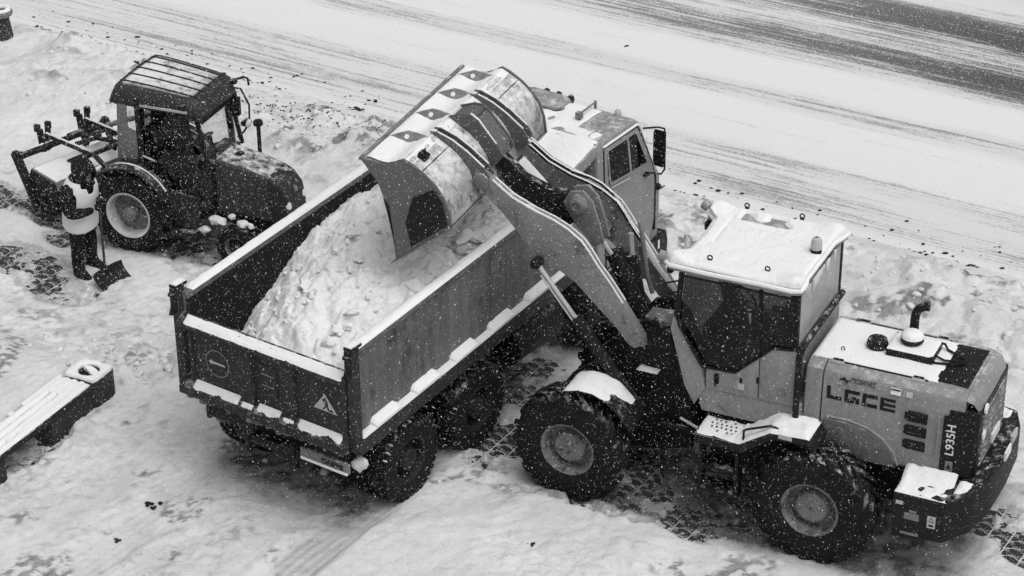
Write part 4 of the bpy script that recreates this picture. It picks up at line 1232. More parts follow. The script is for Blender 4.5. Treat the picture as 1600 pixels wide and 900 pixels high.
for (x, y) in ((.0, .25), (.04, -.40)):
    pts = [(x + .018 * cos(a), y, 2.225 + .025 * sin(a)) for a in [2 * pi * k / 10 for k in range(11)]]
    MB().tube(pts, .006, 5, False).build('lifting_ring', M['black'], hood)
MB().lathe([(.10, 0), (.115, .03), (.115, .07), (.10, .11), (.05, .135), (.001, .14)], (-.31, .03, 2.20), (0, 0, 1), 20).build('intake_cap', M['black'], hood)
ab = MB().box(-.95, -.44, -.24, .16, 2.19, 2.29)
abo = ab.build('air_cleaner_box', M['black'], hood, .012)
wobble_plane(-.945, -.445, -.235, .155, lambda x, y: 2.292, 16, 12, .006, .03, .022, 3).build('snow_cap', M['snow'], abo)
MB().lathe([(.10, 0), (.125, .03), (.125, .07), (.10, .095)], (-.66, -.06, 2.30), (0, 0, 1), 22).build('intake_cover', M['blackplain'], abo)
MB().lathe([(.124, .07), (.118, .10), (.09, .125), (.04, .135), (.001, .137)], (-.66, -.06, 2.30), (0, 0, 1), 22).build('snow_cap', M['snow'], abo)
MB().tube([(-.60, -.33, 2.18), (-.60, -.33, 2.44), (-.605, -.335, 2.50), (-.63, -.34, 2.56), (-.69, -.345, 2.60), (-.74, -.35, 2.61)], [.052, .050, .050, .050, .052, .055], 12).build('exhaust_pipe', M['black'], hood)
MB().tube([(-.93, -.2, 2.28), (-.98, -.22, 2.27), (-1.02, -.2, 2.22), (-1.25, -.08, 2.215), (-1.27, 0.0, 2.215), (-1.15, .06, 2.215), (-.98, .12, 2.22), (-.95, .14, 2.24)], .014, 7).build('hose', M['blackplain'], hood)
MB().tube([(-.93, .02, 2.25), (-1.05, .03, 2.22), (-1.26, -.03, 2.215)], .012, 6).build('hose', M['blackplain'], hood)
# counterweight
CWP = [(-.90, .62), (-.90, 1.085), (-1.46, 1.085), (-1.69, .90), (-1.80, .60), (-1.83, .0), (-1.80, -.60), (-1.69, -.90), (-1.46, -1.085), (-.90, -1.085), (-.90, -.62)]
cw = MB()
def cz(x): return np.interp(-x, [.9, 1.35, 1.65, 1.83], [.60, .62, .72, .84])
cw.loft([[(x, y, cz(x)) for x, y in CWP], [(x, y, .80) if cz(x) < .78 else (x, y, cz(x) + .02) for x, y in CWP], [(x, y, 1.13 if x > -1.6 else 1.22) for x, y in CWP], [(x * .99 - .01, y * .97, 1.165 if x > -1.6 else 1.255) for x, y in CWP]], True)
cwo = cw.build('counterweight', M['black'], LD, .012)
for s in (1, -1):
    yb = .64
    wob = wobble_plane(-1.46, -.90, s * yb if s > 0 else -1.07, 1.07 if s > 0 else -yb, lambda x, y: 1.155 + .10 * max(0, 1 - (abs(y) - .64) / .2), 26, 18, .02, .07, .05, 5 * s)
    wob.build('snow_cap', M['snow'], cwo)
    w2 = wobble_plane(-1.66, -1.49, s * .68 if s > 0 else -.92, .92 if s > 0 else -.68, lambda x, y: 1.20, 14, 12, .02, .06, .05, 9 * s)
    w2.build('snow_cap', M['snow'], cwo)
V = []
for (x0, x1, z0, z1, m) in ((-.93, -1.01, 1.02, 1.065, 'silver'), (-1.03, -1.19, .855, .935, 'grey'), (-1.08, -1.16, .945, .975, 'grey'), (-1.28, -1.37, .81, .96, 'silver')):
    MB().box(x1, x0, 1.0855, 1.0875, z0, z1).build('warning_sticker', M[m], cwo)
MB().prism([(-1.295, .885), (-1.355, .885), (-1.325, .945)], 'Y', 1.0876, 1.0885).build('warning_sticker', M['print'], cwo)
MB().prism([(-1.305, .895), (-1.345, .895), (-1.325, .930)], 'Y', 1.0886, 1.0893).build('warning_sticker', M['silver'], cwo)
MB().box(-1.35, -1.30, 1.0876, 1.0885, .83, .855).build('warning_sticker', M['print'], cwo)
MB().box(-1.2, -1.0, 1.080, 1.0885, .66, .69).build('lashing_slot', M['grey'], cwo, .004)
rb = MB().obox((-1.84, .12, 1.33), (.012, 0, 0), (0, .11, 0), (0, 0, .05))
rb.build('rear_plate', M['white'], cwo)
MB().obox((-1.84, -.12, 1.40), (.012, 0, 0), (0, .10, 0), (0, 0, .05)).build('rear_plate', M['silver'], cwo)
# ================================================================ DUMP TRUCK  (X forward from the tailgate, Y to its left, Z up)
TK = thing('dump_truck', 'dark dump truck with pale cab, its open bed heaped with snow under the loader bucket', 'dump truck', (T_LOC[0], T_LOC[1], 0), T_YAW)
SL = 0.06                                            # the bed is a little raised towards the cab
degrees_ = lambda a: math.degrees(a) % 360
def zt(x, z): return z + SL * x
for x in (1.0, 2.32):
    for s in (1, -1):
        make_wheel(TK, (x, s * 1.09, .51), .52, .27, .26, s, (M['rim_dark'], M['rim_dark'], M['tyre']), lugs=34, lug_h=.022, lug_kind='block', dish=.10, hub_r=.12, bolts=10, hub_out=-.02)
        make_wheel(TK, (x, s * .78, .51), .52, .27, .26, s, (M['rim_dark'], M['rim_dark'], M['tyre']), lugs=34, lug_h=.022, lug_kind='block', dish=.10, hub_r=.12, bolts=10)
for wx_ in (1.0, 2.32):                              # snow packed in the tread shoulders
    tp_ = MB(); rg_ = random.Random(int(wx_ * 10))
    for k in range(34):
        a = 2 * pi * (k + .5) / 34
        d_ = degrees_(a)
        if 88 < d_ < 165 and rg_.random() < (.75 if wx_ < 2 else .4):
            c_ = Vector((wx_ + .508 * cos(a), -1.203, .51 + .508 * sin(a))); t_ = Vector((-sin(a), 0, cos(a))); n_ = Vector((cos(a), 0, sin(a)))
            tp_.obox(c_, t_ * .007, Vector((0, .022, 0)), n_ * rg_.uniform(.006, .014))
    tp_.build('tread_snow', M['clod'], TK)['kind'] = 'stuff'
for s in (1, -1):
    make_wheel(TK, (5.20, s * 1.03, .51), .52, .29, .26, s, (M['rim_dark'], M['rim_dark'], M['tyre']), lugs=34, lug_h=.022, lug_kind='block', dish=.05, hub_r=.12, bolts=10)
ch = MB()
for s in (1, -1): ch.box(.15, 6.2, s * .42 - .05, s * .42 + .05, .80, 1.02)
for x in (.2, 1.66, 3.2, 4.4): ch.box(x - .06, x + .06, -.37, .37, .84, .98)
ch.build('chassis', M['black'], TK, .01)
for x in (1.0, 2.32, 5.2):
    MB().tube([(x, -1.0, .51), (x, 1.0, .51)], .09, 10).sphere((x, 0, .51), .2, 12, 8).build('axle', M['black'], TK)
MB().tube([(3.3, -.85, .75), (4.25, -.85, .75)], .27, 20).build('fuel_tank', M['black'], TK, .02)
# subframe under the bed
MB().prism([(.05, .98), (.05, 1.16), (4.1, 1.16 + .2), (4.1, 1.05)], 'Y', -.55, .55).build('bed_subframe', M['black'], TK, .01)
for x in (.5, 1.3, 2.1, 2.9, 3.7):
    MB().box(x - .05, x + .05, -1.14, 1.14, zt(x, 1.06), zt(x, 1.15)).build('cross_member', M['black'], TK, .006)
# floor and sides
MB().prism([(.02, 1.16), (.02, 1.22), (4.15, 1.22 + .25), (4.15, 1.16 + .25)], 'Y', -1.14, 1.14).build('bed_floor', M['bed_in'], TK)
SIDE_T = [(.05, 1.22), (.05, 2.32), (3.93, 2.32 + .235), (4.02, 2.52), (4.28, 2.38), (4.26, 2.12), (4.12, 1.47)]
for s in (1, -1):
    y0, y1 = (1.14, 1.18) if s > 0 else (-1.18, -1.14)
    sb = MB().prism(SIDE_T, 'Y', y0, y1).build('side_board', M['orange'], TK, .006)
    # inner lining is dark and scraped
    yi = (1.125, 1.139) if s > 0 else (-1.139, -1.125)
    MB().prism([(.06, 1.24), (.06, 2.30), (3.93, 2.53), (4.1, 1.49)], 'Y', *yi).build('side_lining', M['bed_in'], sb)
    # top rail
    yr = (1.10, 1.225) if s > 0 else (-1.225, -1.10)
    rl = MB().prism([(.05, 2.30), (.05, 2.37), (3.95, 2.37 + .235), (3.95, 2.30 + .235)], 'Y', *yr).build('top_rail', M['orange'], sb, .008)
    N = 90; V = []; NY = 6
    for i in range(N + 1):
        x = .14 + (3.80) * i / N
        for j in range(NY + 1):
            y = yr[0] - .004 + (yr[1] - yr[0] + .008) * j / NY
            e = min(1, min(j, NY - j) / NY / .25, i / 3, (N - i) / 2)
            V.append((x, y, 2.365 + SL * x + (.035 + .010 * mnoise.noise((x * 4, y * 3, s)) + .007 * mnoise.noise((x * 13, y * 6, s))) * max(0, e) ** .5))
    MB().add(V, [(a, a + 1, a + NY + 2, a + NY + 1) for i in range(N) for a in range(i * (NY + 1), i * (NY + 1) + NY)]).build('snow_strip', M['snow'], rl)
    # lower rail with its ledge
    yl = (1.14, 1.29) if s > 0 else (-1.29, -1.14)
    lr = MB().prism([(.04, 1.10), (.04, 1.285), (4.25, 1.285 + .255), (4.25, 1.10 + .255)], 'Y', *yl).build('lower_rail', M['tail'], sb, .008)
    yc0, yc1 = (1.172, 1.285) if s > 0 else (-1.285, -1.172)
    MB().prism([(.10, 1.284), (.12, 1.302), (4.1, 1.302 + .246), (4.1, 1.284 + .246)], 'Y', yc0, yc1).build('snow_strip', M['snow'], lr, .006)
    for k in range(5):
        xa = .33 + .735 * k; xb = xa + .46
        pts = [(xa, 1.29), (xa + .015, 1.34), (xa + .05, 1.372), (xb - .05, 1.375), (xb - .01, 1.34), (xb + .04, 1.30)]
        mb = MB()
        A = [(x, (yc0 if s > 0 else yc1), zt(x, z)) for x, z in pts]
        B = [(x, (yc0 + .03 if s > 0 else yc1 - .03), zt(x, z - .004)) for x, z in pts]
        C_ = [(x, (yc1 + .004 if s > 0 else yc0 - .004), zt(x, 1.300 + (z - 1.29) * .25)) for x, z in pts]
        A, B = (A, B) if s > 0 else (A, [(x, yc1 - .03, zt(x, z - .004)) for x, z in pts])
        A = [(x, (yc0 if s > 0 else yc1), z) for x, _, z in A]
        mb.loft([A, B, C_], True)
        mb.build('snow_wedge', M['snow'], lr, .004, 1, angle=14)
    # dark triangular opening at the front corner of the side, and its brace
    yo = (1.181, 1.184) if s > 0 else (-1.184, -1.181)
    MB().prism([(3.93, 2.34), (4.13, 2.36), (4.02, 2.12)], 'Y', *yo).build('corner_opening', M['print'], sb)
    yo = (1.18, 1.20) if s > 0 else (-1.20, -1.18)
    MB().prism([(4.10, 2.38), (4.28, 2.38), (4.24, 2.0), (4.14, 1.6), (4.07, 1.6), (4.12, 2.1)], 'Y', *yo).build('corner_brace', M['orange'], sb, .006)
    for x in (1.35, 2.65):
        MB().prism([(x - .035, 1.30 + SL * x), (x + .035, 1.30 + SL * x), (x + .035, 2.30 + SL * x), (x - .035, 2.30 + SL * x)], 'Y', *((1.178, 1.186) if s > 0 else (-1.186, -1.178))).build('side_rib', M['orange'], sb, .003)
    # rear corner post with its latch
    yp = (1.185, 1.27) if s > 0 else (-1.27, -1.185)
    po = MB().box(-.03, .10, *yp, 1.16, 2.44).build('rear_post', M['tail'], TK, .01)
    lt_ = MB().box(-.05, .14, yp[0] - .01, yp[1] + .008, 2.44, 2.475)
    lt_.box(-.07, .0, yp[0] + .01, yp[1] - .01, 2.20, 2.44).prism([(-.12, 2.13), (-.04, 2.30), (-.03, 2.13)], 'Y', yp[0] + .02, yp[1] - .02).tube([(-.06, yp[0], 2.36), (-.06, yp[1], 2.36)], .03, 10)
    lt_.build('latch', M['black'], po, .006)
    MB().box(-.04, .13, yp[0] - .005, yp[1] + .003, 2.476, 2.49).build('snow_cap', M['snow'], po, .005)
    # mudguard of the leading rear axle
    mg = MB()
    a = [(2.32 + .62 * cos(t), .51 + .62 * sin(t)) for t in [radians(d) for d in range(30, 100, 14)]]
    mg.prism(a + [(x, z - .02) for x, z in a[::-1]], 'Y', *((.66, 1.23) if s > 0 else (-1.23, -.66)))
    mg.build('mudguard', M['black'], TK, .004)
# headboard and canopy over the cab
hb = MB().prism([(3.96, 1.42), (3.96, 2.62), (4.02, 2.62), (4.14, 1.42)], 'Y', -1.14, 1.14).build('headboard', M['orange'], TK, .006)
MB().box(3.93, 4.03, -1.14, 1.14, 2.60, 2.66).build('top_rail', M['orange'], hb, .008)
vz = lambda x: np.interp(x, [4.02, 4.97], [2.628, 2.872])
cn = MB().loft([[(4.0, y, 2.55), (4.0, y, 2.62), (4.97, y, 2.87), (4.97, y, 2.78)] for y in (-1.13, 1.13)], True)
cno = cn.build('canopy', M['cab'], TK, .01)
for s in (1, -1):
    MB().loft([[(4.0, y, 2.46), (4.0, y, 2.63), (4.975, y, 2.88), (4.975, y, 2.74)] for y in ((1.13, 1.16) if s > 0 else (-1.16, -1.13))], True).build('canopy_flange', M['cab'], cno, .005)
wobble_plane(4.04, 4.965, -1.125, 1.125, lambda x, y: vz(x) + .004, 30, 50, .008, .04, .03, 2).build('snow_cap', M['snow'], cno)
# ---- tailgate
tg = MB().box(-.02, .03, -1.17, 1.17, 1.22, 2.06).build('tailgate', M['tail'], TK, .006)
MB().prism([(-.09, 2.00), (-.09, 2.05), (.03, 2.13), (.05, 2.13), (.05, 2.00)], 'Y', -1.18, 1.18).build('top_rail', M['tail'], tg, .006)
V = []; NX, NY = 6, 70
for i in range(NX + 1):
    for j in range(NY + 1):
        y = -1.16 + 2.26 * j / NY; t = i / NX; x = -.088 + .115 * t
        e = min(1, min(i, NX - i) / NX / .2, min(j, NY - j) / 3)
        V.append((x, y, 2.052 + .078 * t + max(0, .014 + .014 * mnoise.noise((y * 5, x * 20, 0)) + .012 * mnoise.noise((y * 19, x * 30, 0))) * max(0, e) ** .5 - .004))
MB().add(V, [(a, a + 1, a + NY + 2, a + NY + 1) for i in range(NX) for a in range(i * (NY + 1), i * (NY + 1) + NY)]).build('snow_strip', M['snow'], tg)
for (ya, yb, d) in ((.12, .31, .05), (-.47, -.27, .05), (1.0, 1.06, .03), (1.11, 1.17, .045), (-1.17, -1.10, .04)):
    MB().prism([(-.02 - d, ya + .015), (-.02 - d, yb - .015), (-.019, yb), (-.019, ya)], 'Z', 1.24, 1.995).build('rib', M['tail'], tg, .004)
MB().box(-.032, -.019, -.20, .06, 1.50, 1.86).build('panel_plate', M['tail'], tg, .004)
for z in (1.60, 1.74): MB().box(-.036, -.031, -.16, .02, z, z + .012).build('plate_edge', M['grey'], tg)
bl = MB().prism([(-.13, 1.16), (-.13, 1.25), (-.02, 1.34), (.03, 1.34), (.03, 1.16)], 'Y', -1.18, 1.18).build('bottom_rail', M['tail'], tg, .006)
for (ya, yb) in ((.33, 1.0), (.13, .29), (-.25, .08), (-.45, -.30), (-1.12, -.50)):
    V = []; NX, NY = 12, 40
    for i in range(NX + 1):
        for j in range(NY + 1):
            y = ya + (yb - ya) * j / NY; t = i / NX; x = -.130 + .112 * t
            e = min(1, i / NX / .3, (NX - i) / NX / .15, min(j, NY - j) / 2.5)
            low = .30 + .35 * mnoise.noise((y * 6, 2.2, 1)) + .12 * mnoise.noise((y * 17, 1, 1))
            V.append((x, y, 1.25 + .092 * t + (.022 * max(0, e) ** .5 if t > low else 0) - .006))
    MB().add(V, [(a, a + 1, a + NY + 2, a + NY + 1) for i in range(NX) for a in range(i * (NY + 1), i * (NY + 1) + NY)]).build('snow_patch', M['snow_load'], bl)
# painted arrow roundel and road-works triangle
def tg_disc(name, yc, zc, r0, r1, m, x):
    n = 40; mb = MB()
    R = [[(x, yc + r * cos(2 * pi * k / n), zc + r * sin(2 * pi * k / n)) for k in range(n)] for r in (r0, r1)]
    mb.loft(R, False); return mb.build(name, m, tg, smooth=False)
tg_disc('arrow_sign', .665, 1.645, .001, .170, M['tail'], -.0215)
tg_disc('arrow_sign_ring', .665, 1.645, .158, .172, M['grey'], -.0235)
AR = [(.79, 1.645), (.745, 1.685), (.745, 1.662), (.555, 1.655), (.555, 1.635), (.745, 1.632), (.745, 1.608)]
MB().prism(AR, 'X', -.0245, -.0225).build('arrow_sign_mark', M['silver'], tg)
def tri(name, k, m, x):
    c = Vector((-.865, 1.635)); P_ = [Vector((-.705, 1.565)), Vector((-1.025, 1.565)), Vector((-.865, 1.775))]
    MB().prism([tuple(c + (p - c) * k) for p in P_], 'X', x - .001, x).build(name, m, tg)
tri('roadworks_sign', 1.12, M['print'], -.0205); tri('roadworks_sign', 1.03, M['silver'], -.0225); 
for p_ in ([(-.86, 1.735), (-.878, 1.735), (-.878, 1.717), (-.86, 1.717)], [(-.83, 1.705), (-.86, 1.715), (-.895, 1.70), (-.905, 1.66), (-.885, 1.66), (-.87, 1.685), (-.84, 1.69)],
           [(-.89, 1.665), (-.905, 1.665), (-.905, 1.61), (-.925, 1.575), (-.905, 1.575), (-.885, 1.615)], [(-.875, 1.665), (-.89, 1.66), (-.86, 1.62), (-.825, 1.58), (-.845, 1.578), (-.88, 1.62)],
           [(-.915, 1.575), (-.985, 1.575), (-.955, 1.605), (-.935, 1.60)], [(-.815, 1.70), (-.825, 1.70), (-.925, 1.60), (-.92, 1.59)]):
    MB().prism(p_, 'X', -.0255, -.0240).build('roadworks_figure', M['print'], tg)
tg2 = MB().prism([(-.72, 1.572), (-.76, 1.572), (-.865, 1.755), (-.865, 1.775)], 'X', -.0250, -.0238).prism([(-1.01, 1.572), (-.97, 1.572), (-.865, 1.755), (-.865, 1.775)], 'X', -.0250, -.0238)
# bumper pieces and lamps below
lp = MB().box(-.05, -.01, .17, .86, .93, 1.10).box(-.06, .1, .80, .86, .90, 1.12).build('lamp_bracket', M['black'], TK, .01)
lp = MB().box(-.06, -.015, -1.17, -.50, .86, .99).build('lamp_bracket', M['grey'], TK, .01)
MB().box(-.075, -.012, -1.16, -.51, .855, .885).build('snow_strip', M['snow'], lp, .008)
MB().box(-.065, -.058, -1.10, -.80, .90, .97).build('tail_lamp', M['tail'], lp, .004)
V, F = ico2(.09, random.Random(4), .35, (.8, 1, 1.1))
MB().add([(p.x + .12, p.y - 1.19, p.z + .93) for p in V], F).build('snow_clump', M['clod'], TK, angle=60)
MB().box(.02, .10, -.5, .5, .72, .84).box(.0, .08, .30, .36, .6, .9).box(.0, .08, -.36, -.30, .6, .9).build('rear_crossbar', M['black'], TK, .01)
ic = MB()
for k in range(22):
    y = random.uniform(.2, .86); ic.tube([(-.03, y, .94), (-.03, y, .94 - random.uniform(.03, .10))], [.012, .002], 5)
for k in range(34):
    y = random.uniform(-1.1, 1.1); ic.tube([(-.10, y, 1.17), (-.10, y, 1.17 - random.uniform(.01, .07))], [.014, .003], 5)
ico_ = ic.build('icicles', M['grey'], TK); ico_['kind'] = 'stuff'
dg_ = MB(); rg_ = random.Random(31)
for k in range(70):
    y = rg_.uniform(-1.15, 1.1); r = rg_.uniform(.015, .05); V, F = ico2(r, rg_, .35, (.8, 1.3, .8))
    dg_.add([(p.x + rg_.uniform(-.12, .0), p.y + y, p.z + rg_.uniform(1.08, 1.17)) for p in V[:0]], [])
    ox, oz = rg_.uniform(-.11, .02), rg_.uniform(1.10, 1.17)
    dg_.add([(p.x + ox, p.y + y, p.z + oz) for p in V], F)
dg_.build('frozen_slush', M['slush'], TK, angle=60)['kind'] = 'stuff'
# ---- cab
CP = [(4.86, 1.02), (4.86, 2.76), (4.92, 2.84), (5.05, 2.875), (5.62, 2.885), (5.76, 2.865), (5.84, 2.80), (6.13, 2.18), (6.24, 2.02), (6.30, 1.90), (6.31, 1.30), (6.26, 1.02)]
def cab_half(x, z):
    """half width: leaning in a little above the waist"""
    return 1.205 if z < 2.1 else 1.205 - (z - 2.1) * .045
rings = []
for k, w in ((-1, 0.97), (-1, 1.0), (1, 1.0), (1, .97)):
    rings.append([( (5.55 + (x - 5.55) * (1 if w == 1 else .985)), k * (cab_half(x, z) - (0 if w == 1 else -.0)) * (1 if w == 1 else 1.0), z) for x, z in CP])
cabm = MB().loft([[(x, -cab_half(x, z), z) for x, z in CP], [(x, cab_half(x, z), z) for x, z in CP]], True)
tc_ = cabm.build('cab', M['cab'], TK, .05, 3, angle=30)
for s in (1, -1):
    def sd(x, z, d): return (x, s * (cab_half(x, z) + d), z)
    def plate(poly, d0, d1, name, m, par, bev=0):
        return MB().loft([[sd(x, z, d0) for x, z in poly], [sd(x, z, d1) for x, z in poly]], True).build(name, m, par, bev, 1)
    DR = [(5.06, 1.06), (5.02, 2.76), (5.76, 2.765), (5.80, 2.70), (6.07, 2.18), (6.14, 1.95), (6.16, 1.40), (6.05, 1.06)]
    dr = plate(DR, -.03, .012, 'door', M['cab'], tc_, .005)
    GAP = [(5.035, 1.04), (4.995, 2.785), (5.775, 2.79), (5.825, 2.71), (6.095, 2.19), (6.165, 1.96), (6.185, 1.39), (6.07, 1.04)]
    plate(GAP, -.02, .003, 'door_gap', M['print'], tc_)
    WIN = [(5.125, 2.27), (5.085, 2.715), (5.70, 2.72), (5.735, 2.68), (5.955, 2.23)]
    plate([(5.105, 2.245), (5.065, 2.735), (5.72, 2.74), (5.76, 2.69), (5.985, 2.205)], .010, .018, 'window_frame', M['cab'], dr, .003)
    plate([(5.13, 2.285), (5.09, 2.71), (5.50, 2.712), (5.555, 2.255)], .017, .0205, 'window_pane', M['dark_glass'], dr)
    plate([(5.60, 2.25), (5.545, 2.714), (5.69, 2.716), (5.725, 2.675), (5.94, 2.235)], .017, .0205, 'window_pane', M['dark_glass'], dr)
    plate([(5.13, 2.285), (5.09, 2.71), (5.70, 2.716), (5.725, 2.675), (5.94, 2.235)], -.04, .0125, 'window_backing', M['void'], dr)
    plate([(5.14, 2.20), (5.14, 2.215), (5.55, 2.18), (5.55, 2.165)], .012, .022, 'waist_trim', M['silver'], dr)
    plate([(5.86, 2.06), (5.86, 2.10), (5.98, 2.08), (5.98, 2.04)], .012, .04, 'door_handle', M['blackplain'], dr, .004)
    MB().box(6.14, 6.17, *sorted((s * 1.205, s * 1.225)), 1.2, 2.0).build('door_seal', M['print'], tc_)
    # rain gutter with a line of snow
    MB().tube([(4.98, s * 1.185, 2.80), (5.74, s * 1.185, 2.815), (5.80, s * 1.188, 2.78)], .016, 7).build('rain_gutter', M['snow'], tc_)
    # mirror on its hoop
    mr = MB().tube([(5.86, s * 1.20, 2.72), (6.0, s * 1.34, 2.72), (6.04, s * 1.40, 2.70), (6.05, s * 1.41, 2.62), (6.05, s * 1.41, 2.14), (6.02, s * 1.38, 2.08), (5.92, s * 1.21, 2.10)], .013, 7)
    mo = mr.build('mirror_hoop', M['black'], tc_)
    mp = MB()
    mp.loft([[(6.04 + a, s * (1.33 + b), z) for a, b, z in ((0, -.09, 2.60), (0, -.07, 2.66), (0, .06, 2.66), (0, .08, 2.60), (0, .08, 2.22), (0, .06, 2.16), (0, -.07, 2.16), (0, -.09, 2.22))], 
             [(6.085 + a, s * (1.33 + b), z) for a, b, z in ((0, -.07, 2.58), (0, -.06, 2.64), (0, .05, 2.64), (0, .07, 2.58), (0, .07, 2.24), (0, .05, 2.18), (0, -.06, 2.18), (0, -.07, 2.24))]], True)
    mp.build('mirror', M['blackplain'], mo, .008)
    MB().lathe([(.045, 0), (.045, .03), (.03, .05), (.001, .055)], (6.22, s * 1.205, 1.78), (0, s, 0), 14).build('indicator_lamp', M['blackplain'], tc_)
    # front wheel arch, step and bumper end
    arc = [(5.20 + .60 * cos(t), .53 + .62 * sin(t)) for t in [radians(d) for d in range(0, 181, 15)]]
    MB().prism(arc + [(x * .97 + .156, z - .02) for x, z in arc[::-1]], 'Y', *sorted((s * .86, s * 1.225))).build('wheel_arch', M['black'], tc_, .004)
    bp = MB().prism([(5.86, .62), (5.86, 1.05), (6.40, 1.10), (6.44, .95), (6.42, .58), (6.2, .5)], 'Y', *sorted((s * .9, s * 1.26))).build('bumper_corner', M['blackplain'], tc_, .03)
    MB().box(6.18, 6.22, *sorted((s * 1.261, s * 1.268)), .92, 1.04).build('reflector', M['white'], bp)
MB().box(6.30, 6.44, -.9, .9, .60, .95).build('front_bumper', M['black'], tc_, .03)
MB().loft([[(5.875, -1.0, 2.75), (5.875, 1.0, 2.75), (6.14, 1.06, 2.19), (6.14, -1.06, 2.19)], [(5.885, -1.0, 2.755), (5.885, 1.0, 2.755), (6.152, 1.06, 2.195), (6.152, -1.06, 2.195)]], True).build('windscreen', M['dark_glass'], tc_)
MB().box(4.845, 4.858, -.55, .55, 2.15, 2.62).build('rear_window', M['dark_glass'], tc_)
MB().tube([(4.90, y, 2.84 + .006) for y in (-1.13, -.5, .2, 1.13)], .022, 8).build('rear_gutter', M['cab'], tc_)
# roof: raised lip, hatch, horn, marker lamps, blown snow
rz_ = 2.885
MB().tube([(5.02, -.95, rz_ - .01), (5.30, -.95, rz_ + .0), (5.36, -.90, rz_ + .002)], .012, 6).build('roof_rib', M['cab'], tc_)
hp = [(5.46, -.20), (5.44, .34), (5.54, .42), (5.80, .42), (5.84, .36), (5.84, -.16), (5.76, -.26), (5.54, -.26)]
hq = [((x - 5.67) + 5.60, y) for x, y in hp]
ht = MB().loft([[(x, y, rz_ - .03) for x, y in hq], [(x, y, rz_ + .035) for x, y in hq], [((x - 5.62) * .92 + 5.62, (y - .08) * .92 + .08, rz_ + .05) for x, y in hq]], True)
hto = ht.build('roof_hatch', M['cab'], tc_, .01)
MB().tube([((x - 5.62) * 1.06 + 5.62, (y - .08) * 1.06 + .08, rz_ - .002) for x, y in hq + [hq[0]]], .014, 6, False).build('hatch_seal', M['black'], hto)
V = []; NX, NY = 44, 80; G_ = {}
F = []
for j in range(NY + 1):
    for i in range(NX + 1):
        x = 4.97 + .86 * i / NX; y = -1.08 + 2.16 * j / NY
        zz = np.interp(x, [4.92, 5.05, 5.62, 5.76, 5.84], [2.845, 2.877, 2.887, 2.867, 2.81])
        k = mnoise.noise((x * 1.6, y * 1.1, 4)) + .5 * mnoise.noise((x * 5, y * 5, 6))
        m_ = max(0, min(1, .28 + k * 1.6 + .5 * mnoise.noise((x * 1.2, y * 6, 9)) - (.9 if y > .05 and x > 5.4 else 0) - (1.9 if y < -.70 and x > 5.15 else 0) - (.8 if x > 5.72 else 0)))
        e = min(1, i / 3, (NX - i) / 3, min(j, NY - j) / 3)
        V.append((x, y, zz - .006 + (.022 * m_ * max(0, e))))
F = [(a, a + 1, a + NX + 2, a + NX + 1) for j in range(NY) for a in range(j * (NX + 1), j * (NX + 1) + NX)]
MB().add(V, F).build('snow_cap', M['snow'], tc_)
hn = MB().tube([(5.38, -.60, rz_ + .07), (5.76, -.57, rz_ + .07)], .013, 8).box(5.31, 5.38, -.64, -.565, rz_ + .02, rz_ + .10).box(5.745, 5.77, -.585, -.555, rz_ - .02, rz_ + .09).box(5.33, 5.37, -.62, -.59, rz_ - .02, rz_ + .03)
hn.build('air_horn', M['grey'], tc_, .006)
for y in (.18, 0, -.18, -.91, .91):
    mk = MB().lathe([(.042, 0), (.046, .03), (.040, .065), (.02, .085), (.001, .087)], (5.80 if abs(y) < .5 else 5.74, y, 2.85 if abs(y) < .5 else 2.862), (0, 0, 1), 14)
    mk.build('marker_lamp', M['black'] if abs(y) < .5 else M['silver'], tc_)

# ================================================================ HEAP OF SNOW IN THE BED (a thing of its own)
def heap_z(x, y):
    base = 1.24 + SL * x
    s = (1.14 - y) / 2.28                           # 0 at the left wall, 1 at the right wall
    left = np.interp(x, [0.0, .45, 1.05, 1.66, 2.64, 3.4, 4.0], [1.20, 1.26, 1.58, 1.90, 2.28, 2.36, 2.3])
    right = np.interp(x, [0.0, .1, .5, 1.5, 3.0, 4.0], [1.86, 1.92, 2.05, 2.22, 2.38, 2.40])
    mid = np.interp(x, [0.0, .15, .5, 1.2, 2.2, 3.2, 4.0], [1.62, 1.75, 2.02, 2.30, 2.52, 2.58, 2.45])
    z = np.where(s < .5, left + (mid - left) * np.sin(np.clip(s / .5, 0, 1) * pi / 2), mid + (right - mid) * np.clip((s - .5) / .5, 0, 1) ** 1.6)
    return z, base
hx_ = np.arange(.035, 3.96, .02); hy_ = np.arange(-1.122, 1.123, .02)
gx_, gy_ = np.meshgrid(hx_, hy_)
X_, Y2 = gx_.ravel(), gy_.ravel()
z, base = heap_z(X_, Y2)
n_ = fbm(X_ * 1.8 + 9, Y2 * 1.8 + 3, 4) - .5
z = z + .20 * n_ + .05 * lumps(X_ * 3.2 + 7, Y2 * 3.2, .6) + .05 * lumps(X_ * 6 + 1, Y2 * 6, .55) + .035 * lumps(X_ * 11 + 2, Y2 * 11, .6) + .16 * (fbm(X_ * 5, Y2 * 5 + 5, 6, .66) - .5) - .05 * np.abs(fbm(X_ * 9 + 4, Y2 * 9, 4, .6) - .5) * 2
z = z - .05
z = np.maximum(z, base - .03)
nx_, ny_ = len(hx_), len(hy_)
me = bpy.data.meshes.new('snow_heap')
idx = np.arange(nx_ * ny_).reshape(ny_, nx_)
q = np.stack([idx[:-1, :-1], idx[:-1, 1:], idx[1:, 1:], idx[1:, :-1]], -1).reshape(-1, 4)
wx, wy = world_xy(X_, Y2, T_LOC, T_YAW)
me.from_pydata(np.stack([wx - T_LOC[0], wy - T_LOC[1], z], 1).tolist(), [], q.tolist())
me.shade_smooth(); me.materials.append(M['snow_load'])
